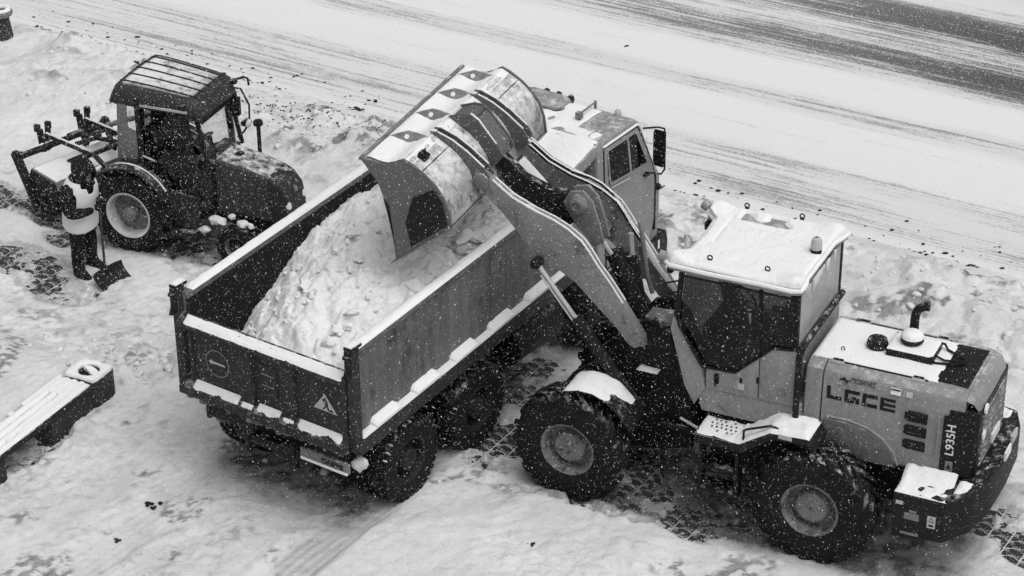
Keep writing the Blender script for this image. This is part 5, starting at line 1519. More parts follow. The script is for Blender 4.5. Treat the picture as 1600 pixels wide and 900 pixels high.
hp_o = bpy.data.objects.new('snow_heap', me); COL.objects.link(hp_o); hp_o.location = (T_LOC[0], T_LOC[1], 0)
tag(hp_o, 'heap of lumpy white snow loaded in the open bed of the dump truck', 'snow heap')
rnd = random.Random(12); lm = MB()
for i in range(260):
    x = rnd.uniform(.15, 3.9); y = rnd.uniform(-1.05, 1.05)
    zz, bb_ = heap_z(np.array([x]), np.array([y])); zz = zz[0]
    if zz < bb_[0] + .1: continue
    n0 = fbm(np.array([x * 1.8 + 9]), np.array([y * 1.8 + 3]), 4)[0] - .5
    zz += .16 * n0
    r = min(.08, rnd.lognormvariate(-3.9, .5)); V, F = ico2(r, rnd, .32, (1, rnd.uniform(.8, 1.3), .8))
    lm.add([(p.x + x, p.y + y, p.z + zz - r * .1) for p in V], F)
for i in range(34):                                     # broken slabs of the old crust
    x = rnd.uniform(.5, 3.8) if i > 9 else rnd.uniform(1.9, 3.3); y = rnd.uniform(-1.0, .8) if i > 9 else rnd.uniform(-1.0, -.45)
    zz = heap_z(np.array([x]), np.array([y]))[0][0]
    n0 = fbm(np.array([x * 1.8 + 9]), np.array([y * 1.8 + 3]), 4)[0] - .5
    r = rnd.uniform(.06, .13); V, F = ico2(r, rnd, .55, (1.2, rnd.uniform(.6, 1.2), .55))
    rot = Matrix.Rotation(rnd.uniform(0, 6.28), 3, 'Z') @ Matrix.Rotation(rnd.uniform(-.6, .6), 3, 'X')
    lm.add([tuple(rot @ p + Vector((x, y, zz + .2 * n0 + r * .12))) for p in V], F)
lmo = lm.build('heap_lumps', M['snow_load'], hp_o, angle=32); lmo['kind'] = 'stuff'
lmo.rotation_euler = (0, 0, T_YAW)
# ================================================================ COMPACT TRACTOR with rear sweeper (X forward from rear axle, visible side is Y<0)
KT = thing('tractor', 'dark compact tractor with ribbed cab roof and a rotary sweeper hitched behind', 'tractor', (K_LOC[0], K_LOC[1], 0), K_YAW)
TP = M['tractor']
for s in (1, -1):
    make_wheel(KT, (0, s * .62, .565), .58, .30, .315, s, (M['rim'], M['rim_light'], M['tyre']), lugs=18, lug_h=.035, dish=.13, hub_r=.09, bolts=8, hub_out=-.01)
    make_wheel(KT, (1.56, s * .56, .30), .305, .20, .155, s, (M['rim_dark'], M['rim'], M['tyre']), lugs=16, lug_h=.02, dish=.05, hub_r=.06, bolts=6)
MB().tube([(0, -.6, .56), (0, .6, .56)], .10, 12).box(-.25, 1.0, -.2, .2, .38, .72).build('transmission', M['black'], KT, .03)
MB().tube([(1.56, -.5, .30), (1.56, .5, .30)], .06, 10).box(1.45, 1.67, -.1, .1, .28, .6).build('front_axle', M['black'], KT, .01)
MB().box(.9, 2.05, -.22, .22, .42, .9).build('engine_block', M['black'], KT, .02)
# bonnet
HB = []
for x, zt_, w, zb in ((1.13, 1.385, .295, .62), (1.55, 1.32, .285, .62), (1.88, 1.235, .275, .60), (2.02, 1.165, .27, .58), (2.13, 1.03, .265, .56), (2.17, .85, .26, .55), (2.17, .55, .25, .52)):
    HB.append([(x, -w, zb), (x, -w, zt_ - .075), (x, -w * .98, zt_ - .03), (x, -w * .88, zt_), (x, w * .88, zt_), (x, w * .98, zt_ - .03), (x, w, zt_ - .075), (x, w, zb)])
bo = MB().loft(HB, True).build('bonnet', M['tractor_hood'], KT, .005, 1, angle=11)
NB = [[(x + .004, y * 1.004, z + .004) for x, y, z in r] for r in HB[2:]]
MB().loft([[(x, y, z) for x, y, z in r] for r in [[(1.89, y * 1.008, z - .001) for x, y, z in HB[2]], NB[1], NB[2], NB[3], NB[4]]], True).build('nose', TP, bo, .005, 1, angle=11)
MB().lathe([(.001, 0), (.042, 0), (.042, .012), (.001, .014)], (2.15, .02, 1.0), (1, 0, .5), 16).build('badge', M['grey'], bo)
for s in (1, -1):
    MB().lathe([(.001, 0), (.05, 0), (.05, .03), (.001, .035)], (2.15, s * .22, .84), (1, 0, .2), 14).build('headlight', M['lamp'], bo)
MB().lathe([(.07, 0), (.07, .006), (.001, .008)], (1.32, 0.05, 1.356), (0, 0, 1), 20).build('filler_cap', M['print'], bo)
wobble_plane(1.16, 1.44, -.20, .22, lambda x, y: 1.379 - .155 * max(0, x - 1.16), 16, 14, .004, .12, .006, 3).build('snow_patch', M['snow'], bo)
ex = MB().tube([(1.50, .30, 1.25), (1.50, .30, 1.70)], .028, 12).build('air_intake', M['black'], KT)
MB().lathe([(.03, 0), (.065, .02), (.068, .055), (.055, .085), (.001, .10)], (1.50, .30, 1.68), (0, 0, 1), 18).build('cap', M['blackplain'], ex)
# ---- cab
cabk = MB().box(-.12, 1.08, -.52, .52, .70, .78).box(-.14, -.08, -.55, .55, .78, 1.35).box(1.04, 1.10, -.50, .50, .78, 1.30)
kc = cabk.build('cab', TP, KT, .01)
def pil(a, b, w, name, m, par=None):
    return MB().beam(a, b, w, w).build(name, m, par or kc, .008)
for s in (1, -1):
    # broad rear quarter with its glass, slim door posts
    MB().loft([[(-.17, s * y, 1.32), (.15, s * y, 1.36), (.16, s * y, 1.75), (.02, s * y, 1.80), (.02, s * y, 2.24), (-.10, s * y, 2.24)] for y in (.555, .60)], True).build('rear_quarter', M['tractor_pillar'], kc, .012)
    MB().loft([[(.045, s * y, 1.82), (.13, s * y, 1.80), (.13, s * y, 2.22), (.045, s * y, 2.22)] for y in (.565, .572)], True).build('quarter_glass', M['clear_glass'], kc)
    pil((.20, s * .575, .95), (.19, s * .575, 2.25), .07, 'door_post', M['black'])
    pil((.97, s * .55, .80), (.94, s * .55, 1.45), .07, 'door_post', M['black']); pil((.94, s * .55, 1.45), (.87, s * .55, 2.25), .07, 'door_post', M['black'])
    pil((1.15, s * .46, 1.30), (.96, s * .45, 2.22), .05, 'front_post', M['black'])
    MB().loft([[(.22, s * y, 1.00), (.94, s * y, .90), (.93, s * y, 1.45), (.86, s * y, 2.20), (.22, s * y, 2.20), (.20, s * y, 1.4)] for y in (.566, .573)], True).build('door_glass', M['glass'] if s < 0 else M['clear_glass'], kc)
    MB().loft([[(.45, s * y, .52), (1.0, s * y, .50), (1.0, s * y, .92), (.60, s * y, .98)] for y in (.54, .59)], True).build('door_sill', TP, kc, .02)
    MB().beam((.24, s * .59, 2.16), (.94, s * .585, 2.16), .02, .03).build('door_rail', M['silver'] if s < 0 else M['black'], kc)
    MB().tube([(.22, s * .60, 1.43), (.40, s * .60, 1.38)], .014, 6).build('door_handle', M['silver'], kc)
    # rear fender over the wheel
    arc = [(.66 * cos(t) * 1.0 + .02, .57 + .72 * sin(t)) for t in [radians(d) for d in range(28, 172, 12)]]
    ya, yb = sorted((s * .44, s * .80))
    fe = MB().prism(arc + [(x * .965, z - .025) for x, z in arc[::-1]], 'Y', ya, yb).build('fender', TP, kc, .008)
    arc2 = [(.66 * cos(t) + .02, .57 + .72 * sin(t)) for t in [radians(d) for d in range(34, 112, 6)]]
    MB().tube([(x, s * .66, z + .012) for x, z in arc2], [.010 + .012 * abs(mnoise.noise((q[0] * 6, 0, 3))) for q in arc2], 7).build('snow_strip', M['snow'], fe)
    MB().tube([(-.44, s * .60, 1.16), (-.52, s * .70, 1.10), (-.56, s * .76, .98)], [.02, .045, .03], 8).build('snow_patch', M['snow'], fe)
    # step under the door
    MB().box(.60, .95, *sorted((s * .50, s * .76)), .38, .41).box(.62, .65, *sorted((s * .7, s * .74)), .38, .62).build('step', M['black'], KT, .006)
MB().loft([[(1.155, -.43, 1.34), (1.155, .43, 1.34), (.97, .42, 2.22), (.97, -.42, 2.22)], [(1.149, -.43, 1.34), (1.149, .43, 1.34), (.964, .42, 2.22), (.964, -.42, 2.22)]], True).build('windscreen', M['clear_glass'], kc)
text_obj('windscreen_lettering', 'РОИСТЕЛ', M['grey'], kc, (1.012, -.40, 2.05), (0, 1, 0), (-.21, 0, 1), .075, .002, .42)
MB().box(-.125, -.118, -.5, .5, 1.40, 2.2).build('rear_glass', M['clear_glass'], kc)
MB().beam((-.12, .0, 1.35), (-.10, .0, 2.22), .05, .05).build('rear_post', M['black'], kc)
se = MB().box(.12, .58, -.24, .24, 1.02, 1.14).box(.06, .18, -.24, .24, 1.12, 1.68).box(.10, .17, -.13, .13, 1.66, 1.86).box(.2, .5, -.2, .2, .78, 1.02).box(.80, 1.02, -.36, .36, .78, 1.32).build('driver_seat', M['void'], KT, .04)
ste = MB(); c = Vector((.78, 0, 1.50)); n = Vector((-.5, 0, .86)).normalized(); u = Vector((0, 1, 0)); w = n.cross(u)
pts = [c + (u * cos(2 * pi * k / 24) + w * sin(2 * pi * k / 24)) * .18 for k in range(25)]
ste.tube(pts, .013, 6, False).tube([c, c + Vector((.2, 0, -.35))], .03, 8)
for k in (2, 10, 18): ste.tube([c, pts[k]], .01, 5)
ste.build('steering_wheel', M['void'], KT)
MB().tube([(1.10, -.22, 1.36), (1.05, -.22, 1.62), (1.05, -.22, 1.68)], .032, 8).build('grab_post', M['blackplain'], kc)
# the body panel beside the bonnet and cowl
MB().loft([[(.92, -.40, 1.26), (1.17, -.40, 1.30), (1.17, .40, 1.30), (.92, .40, 1.26)], [(.94, -.36, 1.40), (1.14, -.36, 1.365), (1.14, .36, 1.365), (.94, .36, 1.40)]], True).build('cowl', M['black'], kc, .01)
# roof: rounded plastic shell with five long ribs, snow lying between them
RL0, RL1, RW = -.23, 1.10, .625
def roof_z(x, y):
    t = (x - RL0) / (RL1 - RL0)
    return 2.42 - .13 * t ** 1.5 - .05 * max(0, .18 - t) - .035 * (y / RW) ** 2
rings = []
NX_ = 14
RZ = []
sec = [(-.97, -.25), (-1.0, -.20), (-1.01, -.13), (-.985, -.065), (-.93, -.02), (-.86, 0), (-.6, 0), (-.3, 0), (0, 0), (.3, 0), (.6, 0), (.86, 0), (.93, -.02), (.985, -.065), (1.01, -.13), (1.0, -.20), (.97, -.25)]
for i in range(NX_ + 1):
    t = i / NX_; x = RL0 + (RL1 - RL0) * t
    e = min(1, t / .10, (1 - t) / .12); e = sqrt(max(0.0, 1 - (1 - e) ** 2)); wv = RW * (.90 + .10 * e) * (1 - .13 * t)
    top = []
    for a, dz in sec:
        z0 = roof_z(x, a * RW)
        drop = (1 - e) * .15
        top.append((x, a * wv, z0 + dz - (drop if dz > -.18 else 0)))
    rings.append(top)
rk = MB().loft(rings, True).build('roof', M['tractor_roof'], kc, .0, angle=60)
for k in range(5):
    y = -.42 + .21 * k
    pts = [(RL0 + .10 + (RL1 - RL0 - .22) * i / 16, y, 0) for i in range(17)]
    MB().tube([(x, yy * (1 - .13 * (x - RL0) / 1.33), roof_z(x, yy) + .006) for x, yy, _ in pts], [.004] + [.011] * 15 + [.004], 7).build('rib', M['blackplain'], rk)
MB().lathe([(.016, 0), (.016, .03), (.001, .035)], (.85, -.585, 2.30), (0, -.4, 1), 8).build('roof_bolt', M['print'], rk)
MB().tube([(-.16, .20, 2.34), (-.30, .26, 2.36), (-.33, .30, 2.34), (-.28, .34, 2.32)], .012, 6).build('roof_hook', M['black'], rk)
# mirror bracket, work lamp and looped hose at the front left post
MB().tube([(1.14, .50, 2.22), (1.22, .58, 2.24), (1.26, .66, 2.23)], .018, 7).tube([(1.26, .66, 2.24), (1.30, .72, 2.20), (1.31, .72, 2.10)], .016, 7).sphere((1.2, .53, 2.22), .045).build('mirror_bracket', M['black'], kc).location = (-.09, -.10, 0)
MB().tube([(1.15, .49, 2.16), (1.28, .62, 2.10), (1.36, .68, 1.85), (1.36, .66, 1.60), (1.30, .60, 1.48), (1.24, .52, 1.42)], .014, 7).build('hose', M['blackplain'], kc).location = (-.11, -.14, 0)
MB().loft([[(1.18, .50, z), (1.24, .53, z), (1.24, .60, z), (1.18, .58, z)] for z in (1.70, 1.97)], True).build('mirror', M['blackplain'], kc, .015).location = (-.10, -.08, 0)
wl = MB().lathe([(.02, -.07), (.055, -.05), (.065, 0), (.065, .015)], (1.24, .49, 1.60), (1, -.25, -.1), 14).build('work_lamp', M['black'], kc)
MB().lathe([(.06, .012), (.045, .022), (.001, .026)], (1.24, .49, 1.60), (1, -.25, -.1), 14).build('lens', M['lamp'], wl)
MB().box(1.15, 1.22, .44, .50, 1.56, 1.62).build('lamp_bracket', M['black'], kc, .01)
# clods of snow caught between the axles
for (x, y, z, r) in ((1.18, -.42, .55, .09), (1.02, -.50, .42, .07), (1.38, -.38, .62, .05), (1.62, -.52, .62, .07), (1.72, -.5, .60, .05)):
    V, F = ico2(r, random.Random(int(x * 100)), .35, (1.2, .9, .7))
    MB().add([(p.x + x, p.y + y, p.z + z) for p in V], F).build('snow_clump', M['clod'], KT, angle=60)
# ---- rotary sweeper behind, turned at an angle
SWA = radians(22)
def sw_(a, b, z):                                    # a: back from the hitch, b: along the brush to the tractor's left
    o = Vector((-1.30, .05, 0)); bx_ = Vector((sin(SWA), cos(SWA), 0)); ax_ = Vector((-cos(SWA), sin(SWA), 0))
    return o + ax_ * a + bx_ * b + Vector((0, 0, z))
swm = MB().tube([sw_(.56, -.52, .86), sw_(.56, .95, .86)], .055, 12)
swo = swm.build('sweeper', M['black'], KT)
MB().tube([sw_(.56, -.45, .905), sw_(.56, .30, .91)], [.012, .02], 7).build('snow_strip', M['snow'], swo)
hd_ = MB().loft([[sw_(-.28, b, .60), sw_(-.24, b, .72), sw_(.30, b, .76), sw_(.40, b, .58), sw_(.38, b, .55), sw_(.28, b, .72), sw_(-.22, b, .68), sw_(-.26, b, .58)] for b in (-.50, .94)], True)
ho_ = hd_.build('brush_hood', M['grey'], swo, .004)
V = []; NX, NY = 22, 30
for j in range(NY + 1):
    for i in range(NX + 1):
        a = -.24 + .54 * i / NX; b = -.49 + 1.42 * j / NY
        e = min(1, min(i, NX - i) / 3, min(j, NY - j) / 3)
        p = sw_(a, b, .72 + .04 * i / NX - .003 + (.016 + .006 * mnoise.noise((a * 6, b * 6, 0))) * max(0, e) ** .5)
        V.append(p)
MB().add(V, [(q_, q_ + 1, q_ + NX + 2, q_ + NX + 1) for j in range(NY) for q_ in range(j * (NX + 1), j * (NX + 1) + NX)]).build('snow_cap', M['snow_load'], ho_)
br = MB()
br.tube([sw_(.05, -.50, .31), sw_(.05, 1.0, .31)], .10, 12)
rr_ = random.Random(9)
for k in range(2200):
    b = rr_.uniform(-.48, .98); t = rr_.uniform(0, 2 * pi); t2 = t + rr_.uniform(-.2, .2); R_ = rr_.uniform(.25, .305)
    p0 = sw_(.05 + .09 * cos(t), b, .31 + .09 * sin(t)); p1 = sw_(.05 + R_ * cos(t2), b + rr_.uniform(-.03, .03), .31 + R_ * sin(t2))
    sd_ = Vector((.006, .006, 0)); br.add([p0 - sd_, p0 + sd_, p1], [(0, 1, 2)]); br.add([p0 - Vector((0, 0, .008)), p0 + Vector((0, 0, .008)), p1], [(0, 1, 2)])
for b_ in (-.505, .945):
    MB().loft([[sw_(a_, b_ + o2, z_) for a_, z_ in ((-.27, .57), (-.25, .69), (.30, .74), (.40, .57), (.33, .22), (-.20, .22))] for o2 in (-.008, .008)], True).build('side_skirt', M['black'], swo)
bo_ = br.build('brush', M['blackplain'], swo, smooth=False); bo_['kind'] = 'stuff'
for b in (-.54, 1.0):
    pl = MB().beam(sw_(.60, b, .92), sw_(.16, b, .16), .05, .15, (0, 1, 0))
    pl.lathe([(.001, -.025), (.075, -.025), (.075, .025), (.001, .025)], sw_(.58, b, .88), sw_(0, 1, 0) - sw_(0, 0, 0), 14)
    pl.build('end_plate', M['black'], swo, .006)
    MB().lathe([(.09, 0), (.09, .06), (.05, .08), (.001, .08)], sw_(.05, b + (.03 if b > 0 else -.08), .31), sw_(0, 1, 0) - sw_(0, 0, 0), 14).build('motor', M['black'], swo)
for b in (-.02, .66):
    MB().beam(sw_(.58, b, 1.02), sw_(-.36, b + .10, .98), .055, .055).build('lift_arm', M['black'], swo, .005)
    MB().tube([sw_(.56, b, 1.052), sw_(-.32, b + .1, 1.014)], .014, 6).build('snow_strip', M['snow'], swo)
    po_ = MB().beam(sw_(.58, b - .06, .78), sw_(.60, b - .08, 1.12), .05, .09).beam(sw_(.58, b + .02, .78), sw_(.60, b + .06, 1.12), .05, .09)
    po_.obox(sw_(.62, b - .10, 1.14), (.04, 0, 0), (0, .03, 0), (0, 0, .05)).obox(sw_(.62, b + .08, 1.13), (.04, 0, 0), (0, .03, 0), (0, 0, .05))
    po_.build('bracket', M['black'], swo, .006)
    MB().beam(sw_(-.36, b + .1, 1.0), (-.30, .05 + (b - .3) * .8, .60), .05, .06).build('lower_link', M['black'], swo, .005)
    MB().beam(sw_(.10, b, .76), sw_(-.30, b + .1, .99), .04, .06).build('strut', M['black'], swo, .005)
MB().tube([sw_(-.36, -.1, .99), sw_(-.36, .9, .99)], .035, 8).build('cross_tube', M['black'], swo)
MB().tube([sw_(-.32, .75, 1.02), (-.2, .42, 1.28)], .03, 8).build('top_link', M['silver'], swo)
MB().tube([sw_(.48, .95, .86), sw_(-.10, 1.18, 1.12), (-.42, .98, 1.22)], .04, 8).build('feed_pipe', M['grey'], swo)
hb_ = MB()
for k in range(7):
    p = sw_(.10 + .10 * (k % 3), .30 + .07 * k, .94 + .03 * (k % 2)); hb_.sphere(p, .06, 10, 7)
hb_.tube([sw_(.2, .2, .92), sw_(.0, .42, 1.0), sw_(-.2, .6, .95)], .035, 8).tube([sw_(.3, .5, .92), sw_(.1, .7, 1.0), sw_(-.3, .5, .9)], .03, 8)
hb_.build('hydraulic_motor', M['black'], swo)
# ================================================================ WORKER, SHOVEL, BENCH, BIN
def skin_mesh(name, joints, edges, radii, m, parent=None, levels=2, root=0, loc=None):
    me = bpy.data.meshes.new(name)
    me.from_pydata([tuple(j) for j in joints], edges, [])
    o = bpy.data.objects.new(name, me); COL.objects.link(o)
    md = o.modifiers.new('skin', 'SKIN'); md.use_smooth_shade = True
    sv = me.skin_vertices[0].data
    for i, r in enumerate(radii):
        sv[i].radius = r if isinstance(r, tuple) else (r, r)
        sv[i].use_root = (i == root)
    sb = o.modifiers.new('sub', 'SUBSURF'); sb.levels = levels; sb.render_levels = levels
    dg = bpy.context.evaluated_depsgraph_get()
    me2 = bpy.data.meshes.new_from_object(o.evaluated_get(dg))
    bpy.data.objects.remove(o)
    me2.name = name; me2.materials.clear(); me2.materials.append(m); me2.shade_smooth()
    o = bpy.data.objects.new(name, me2); COL.objects.link(o)
    if parent: o.parent = parent
    return o
PW_ = radians(-38)                                    # facing: X of his frame
PLOC = (-5.70, 27.52, 0.02)
PS = thing('person', 'worker in dark hooded workwear and pale vest leaning on a snow shovel beside the tractor', 'person', PLOC, PW_)
# frame: X forward, Y to his left, Z up
J = [(0, 0, .86),            # 0 pelvis
     (.02, 0, 1.02), (.05, 0, 1.20), (.09, 0, 1.35), (.12, 0, 1.42),   # 1-4 spine, chest, neck base
     (.155, 0, 1.48), (.17, 0, 1.56),                # 5 neck 6 head
     (-.02, .105, .80), (.0, .13, .46), (-.02, .135, .11), (.10, .155, .05), (.19, .165, .045),      # 7-11 left leg
     (.02, -.105, .80), (.06, -.13, .46), (.03, -.15, .11), (.15, -.17, .05), (.24, -.18, .045),     # 12-16 right leg
     (.07, .17, 1.32), (.08, .25, 1.22), (.16, .28, 1.03), (.30, .14, 1.10), (.345, .09, 1.13),      # 17-21 left arm
     (.07, -.17, 1.32), (.06, -.26, 1.20), (.14, -.28, .99), (.30, -.12, 1.02), (.35, -.04, 1.05)]   # 22-26 right arm
E_ = [(0, 1), (1, 2), (2, 3), (3, 4), (4, 5), (5, 6), (0, 7), (7, 8), (8, 9), (9, 10), (10, 11), (0, 12), (12, 13), (13, 14), (14, 15), (15, 16),
      (3, 17), (17, 18), (18, 19), (19, 20), (20, 21), (3, 22), (22, 23), (23, 24), (24, 25), (25, 26)]
R_ = [(.15, .185), (.15, .185), (.16, .19), (.13, .17), (.08, .09), .06, .085, (.115, .11), (.105, .105), (.09, .09), .06, .05, (.125, .12), (.105, .105), (.09, .09), .06, .05,
      .09, .082, .072, .058, .045, .09, .082, .072, .058, .045]
body = skin_mesh('body', J, E_, R_, M['cloth'], PS)
for s, (ax, ay) in ((1, (0.0, .135)), (-1, (.05, -.15))):
    bt = MB()
    o_ = Vector((ax, ay, 0)); 
    rings = []
    for (x, w, z0, z1) in ((-.09, .045, .0, .10), (-.06, .055, .0, .20), (.02, .055, .0, .20), (.08, .055, .0, .13), (.16, .058, .0, .085), (.22, .045, .0, .07), (.245, .02, .01, .05)):
        rings.append([o_ + Vector((x, a * w + s * x * .12, z)) for a, z in ((-1, z0), (1, z0), (1.05, (z0 + z1) / 2), (.8, z1), (-.8, z1), (-1.05, (z0 + z1) / 2))])
    bt.loft(rings, True).build('boot', M['blackplain'], PS, .012, 2)
# hood and head
c0 = Vector((.165, 0, 1.545))
hdm = MB(); NA, NZ = 28, 18; hv = []; hf = []
FD = Vector((.90, 0, -.38)).normalized()
def hood_p(i, j, k=1.0):
    t = pi * j / NZ; a = 2 * pi * i / NA
    d = Vector((sin(t) * cos(a), sin(t) * sin(a), cos(t)))
    r = Vector((.165, .150, .185)) * k
    p = Vector((d.x * r.x, d.y * r.y, d.z * r.z))
    p.x -= .05 * max(0, d.z) * .6                         # peaks backwards
    if d.z < -.3: p = p + Vector((-.03, 0, -.03)) * (-d.z - .3)
    if d.dot(FD) > .6: p += FD * .02
    return p, d
for j in range(NZ + 1):
    for i in range(NA):
        hv.append(c0 + hood_p(i, j)[0])
for j in range(NZ):
    for i in range(NA):
        m_ = sum((hood_p(i + u_, j + w_)[1] for u_ in (0, 1) for w_ in (0, 1)), Vector()).normalized()
        if m_.dot(FD) > .80: continue
        hf.append((j * NA + i, j * NA + (i + 1) % NA, (j + 1) * NA + (i + 1) % NA, (j + 1) * NA + i))
hdm.add(hv, hf)
hood_o = hdm.build('hood', M['cloth'], PS)
so_ = hood_o.modifiers.new('thick', 'SOLIDIFY'); so_.thickness = .03; so_.offset = -1
ro_ = [c0 + FD * .125 + (Vector((.38, 0, .9)).normalized() * sin(a) * .112 + Vector((0, 1, 0)) * cos(a) * .095) for a in [2 * pi * k / 20 for k in range(21)]]
MB().tube(ro_, .020, 8, False).build('hood_trim', M['cloth'], hood_o)
c0 = c0 + Vector((.02, 0, -.015))
fc = MB()
fr_ = []
for (z, rx, ry, ox) in ((-.115, .02, .02, .055), (-.105, .045, .04, .045), (-.07, .066, .058, .03), (-.03, .075, .068, .022), (.01, .080, .072, .018), (.05, .078, .072, .012), (.09, .06, .06, .005), (.115, .02, .02, 0)):
    fr_.append([c0 + Vector((ox + rx * cos(a), ry * sin(a), z)) for a in [2 * pi * k / 20 for k in range(20)]])
fc.loft(fr_, True)
fc.loft([[c0 + Vector((.088, .008, .02)), c0 + Vector((.088, -.008, .02)), c0 + Vector((.085, 0, .026))], [c0 + Vector((.118, .016, -.022)), c0 + Vector((.118, -.016, -.022)), c0 + Vector((.124, 0, -.012))], [c0 + Vector((.094, .014, -.034)), c0 + Vector((.094, -.014, -.034)), c0 + Vector((.10, 0, -.032))]], True)
fo_ = fc.build('face', M['skin'], PS, .004)
for s in (1, -1):
    MB().sphere(c0 + Vector((.088, s * .03, .012)), .011, 8, 6).build('eye', M['print'], fo_)
MB().obox(c0 + Vector((.094, 0, -.06)), (.006, 0, 0), (0, .024, 0), (0, 0, .005)).build('mouth', M['print'], fo_)
# vest: shell over the chest, open at the arms
vs_ = MB(); rings = []
for (z, cx_, rx, ry) in ((.69, .01, .205, .242), (.80, .012, .206, .245), (.92, .025, .204, .245), (1.04, .042, .204, .248), (1.16, .060, .205, .25), (1.27, .075, .195, .245), (1.36, .09, .175, .215), (1.42, .10, .14, .16)):
    rings.append([(cx_ + rx * cos(a), ry * sin(a), z + .02 * sin(2 * a) * (1 if z < .9 else 0) - .03 * cos(a) * (1 if z > 1.2 else .3)) for a in [2 * pi * k / 28 for k in range(28)]])
vs_.loft(rings, False)
# arm holes and a V at the neck
vf = []
vo_ = MB(); vo_.v = vs_.v
for f in vs_.f:
    cpt = sum((Vector(vs_.v[i]) for i in f), Vector()) / 4
    if cpt.z > 1.08 and cpt.z < 1.34 and abs(cpt.y) > .20: continue
    if cpt.x > .08 and cpt.z > 1.22 and abs(cpt.y) < .04 + (cpt.z - 1.22) * .5: continue
    vf.append(f)
vo_.f = vf
vest = vo_.build('vest', M['vest'], PS)
sd_ = vest.modifiers.new('thick', 'SOLIDIFY'); sd_.thickness = .012; sd_.offset = 1
vest.modifiers.new('sub', 'SUBSURF').render_levels = 1
# padded sleeves over the vest's openings
for s in (1, -1):
    pts = [Vector(J[i]) for i in ((17, 18, 19, 20) if s > 0 else (22, 23, 24, 25))]
    MB().tube([pts[0] - Vector((0, .05 * s, -.02)), pts[0], pts[1], (pts[1] + pts[2]) / 2, pts[2], (pts[2] + pts[3]) / 2, pts[3]], [.07, .105, .108, .098, .092, .078, .06], 12).build('sleeve', M['cloth'], PS, sub=1)
# gloved hands closed round the shaft
SH_TOP = Vector((.365, .045, 1.20)); SH_BOT = Vector((.36, -.01, .24))
def glove(center, s, name):
    mb = MB()
    c = Vector(center)
    mb.loft([[c + Vector((x, y * s, z)) for x, y, z in r] for r in (
        [(-.05, .04, .03), (-.05, .04, -.03), (-.02, .055, -.035), (-.02, .055, .035)],
        [(-.035, .01, .045), (-.035, .01, -.045), (-.005, .03, -.045), (-.005, .03, .045)],
        [(-.03, -.03, .04), (-.03, -.03, -.04), (-.012, -.022, -.04), (-.012, -.022, .04)])], True)
    for k in range(4):
        z = .034 - .023 * k; L = (.9, 1.0, .96, .8)[k]
        mb.tube([c + Vector((-.005, .03 * s, z)), c + Vector((.022 * L, .026 * s, z)), c + Vector((.034 * L, .002 * s, z)), c + Vector((.026 * L, -.022 * s, z - .002)), c + Vector((.006, -.026 * s, z - .003))], [.012, .012, .0115, .011, .009], 7)
    mb.tube([c + Vector((-.03, .02 * s, .035)), c + Vector((-.012, -.012 * s, .050)), c + Vector((.008, -.03 * s, .045))], [.014, .013, .010], 7)
    return mb.build(name, M['cloth'], PS, .004)
def on_shaft(z):
    t = (SH_TOP.z - z) / (SH_TOP.z - SH_BOT.z); return SH_TOP + (SH_BOT - SH_TOP) * t
glove(on_shaft(1.14), 1, 'hand'); glove(on_shaft(1.05), -1, 'hand')
# ---- the snow shovel, held in front
wt = lambda p: Vector((PLOC[0] + p.x * cos(PW_) - p.y * sin(PW_), PLOC[1] + p.x * sin(PW_) + p.y * cos(PW_), p.z))
top_w, bot_w = wt(SH_TOP), Vector((-5.375, 27.19, .235))
SV = thing('snow_shovel', 'broad dark snow shovel with a thin shaft held by the worker, blade on the snow', 'snow shovel', (-5.27, 27.07, 0))
o0 = Vector((-5.27, 27.07, 0))
MB().tube([top_w - o0, bot_w - o0], .017, 10).build('shaft', M['wood'], SV)
A_, B_ = Vector((-5.53, 27.00, .24)), Vector((-5.20, 27.38, .27)); C2, D2 = Vector((-5.02, 27.25, .02)), Vector((-5.33, 26.88, .02))
bl_ = MB(); NU, NV = 12, 8; V = []
fw = Vector((.77, -.64, 0))
for side in (0, 1):
    for j in range(NV + 1):
        for i in range(NU + 1):
            a = i / NU; t = j / NV
            p = (A_ * (1 - a) + B_ * a) * (1 - t) + (D2 * (1 - a) + C2 * a) * t
            curve = .045 * sin(pi * t) + (.02 * (abs(a - .5) * 2) ** 3)
            lip = -.02 * (1 if t == 0 else 0)
            V.append(p - fw * (.06 * sin(pi * t)) + fw * (.03 * (abs(a - .5) * 2) ** 4) - o0 + (fw * -.006 + Vector((0, 0, -.004))) * side)
n1_ = (NU + 1) * (NV + 1)
F = []
for j in range(NV):
    for i in range(NU):
        a = j * (NU + 1) + i
        F.append((a, a + 1, a + NU + 2, a + NU + 1)); F.append((a + n1_, a + n1_ + NU + 1, a + n1_ + NU + 2, a + n1_ + 1))
bd_ = [i for i in range(NU + 1)] + [j * (NU + 1) + NU for j in range(1, NV + 1)] + [NV * (NU + 1) + i for i in range(NU - 1, -1, -1)] + [j * (NU + 1) for j in range(NV - 1, 0, -1)]
for k in range(len(bd_)):
    a, b = bd_[k], bd_[(k + 1) % len(bd_)]; F.append((a, b, b + n1_, a + n1_))
bl_.add(V, F); sbo = bl_.build('blade', M['blackplain'], SV)
mdp = (A_ + B_) / 2 - o0
MB().tube([bot_w - o0 + Vector((-.02, .02, .06)), mdp + fw * .0 + Vector((0, 0, -.02)), mdp + fw * .02 + Vector((.02, -.02, -.12))], [.024, .034, .02], 8).build('socket', M['blackplain'], sbo)
MB().tube([D2 - o0 + Vector((0, 0, .006)), C2 - o0 + Vector((0, 0, .006))], .007, 6).build('scraping_edge', M['grey'], sbo)

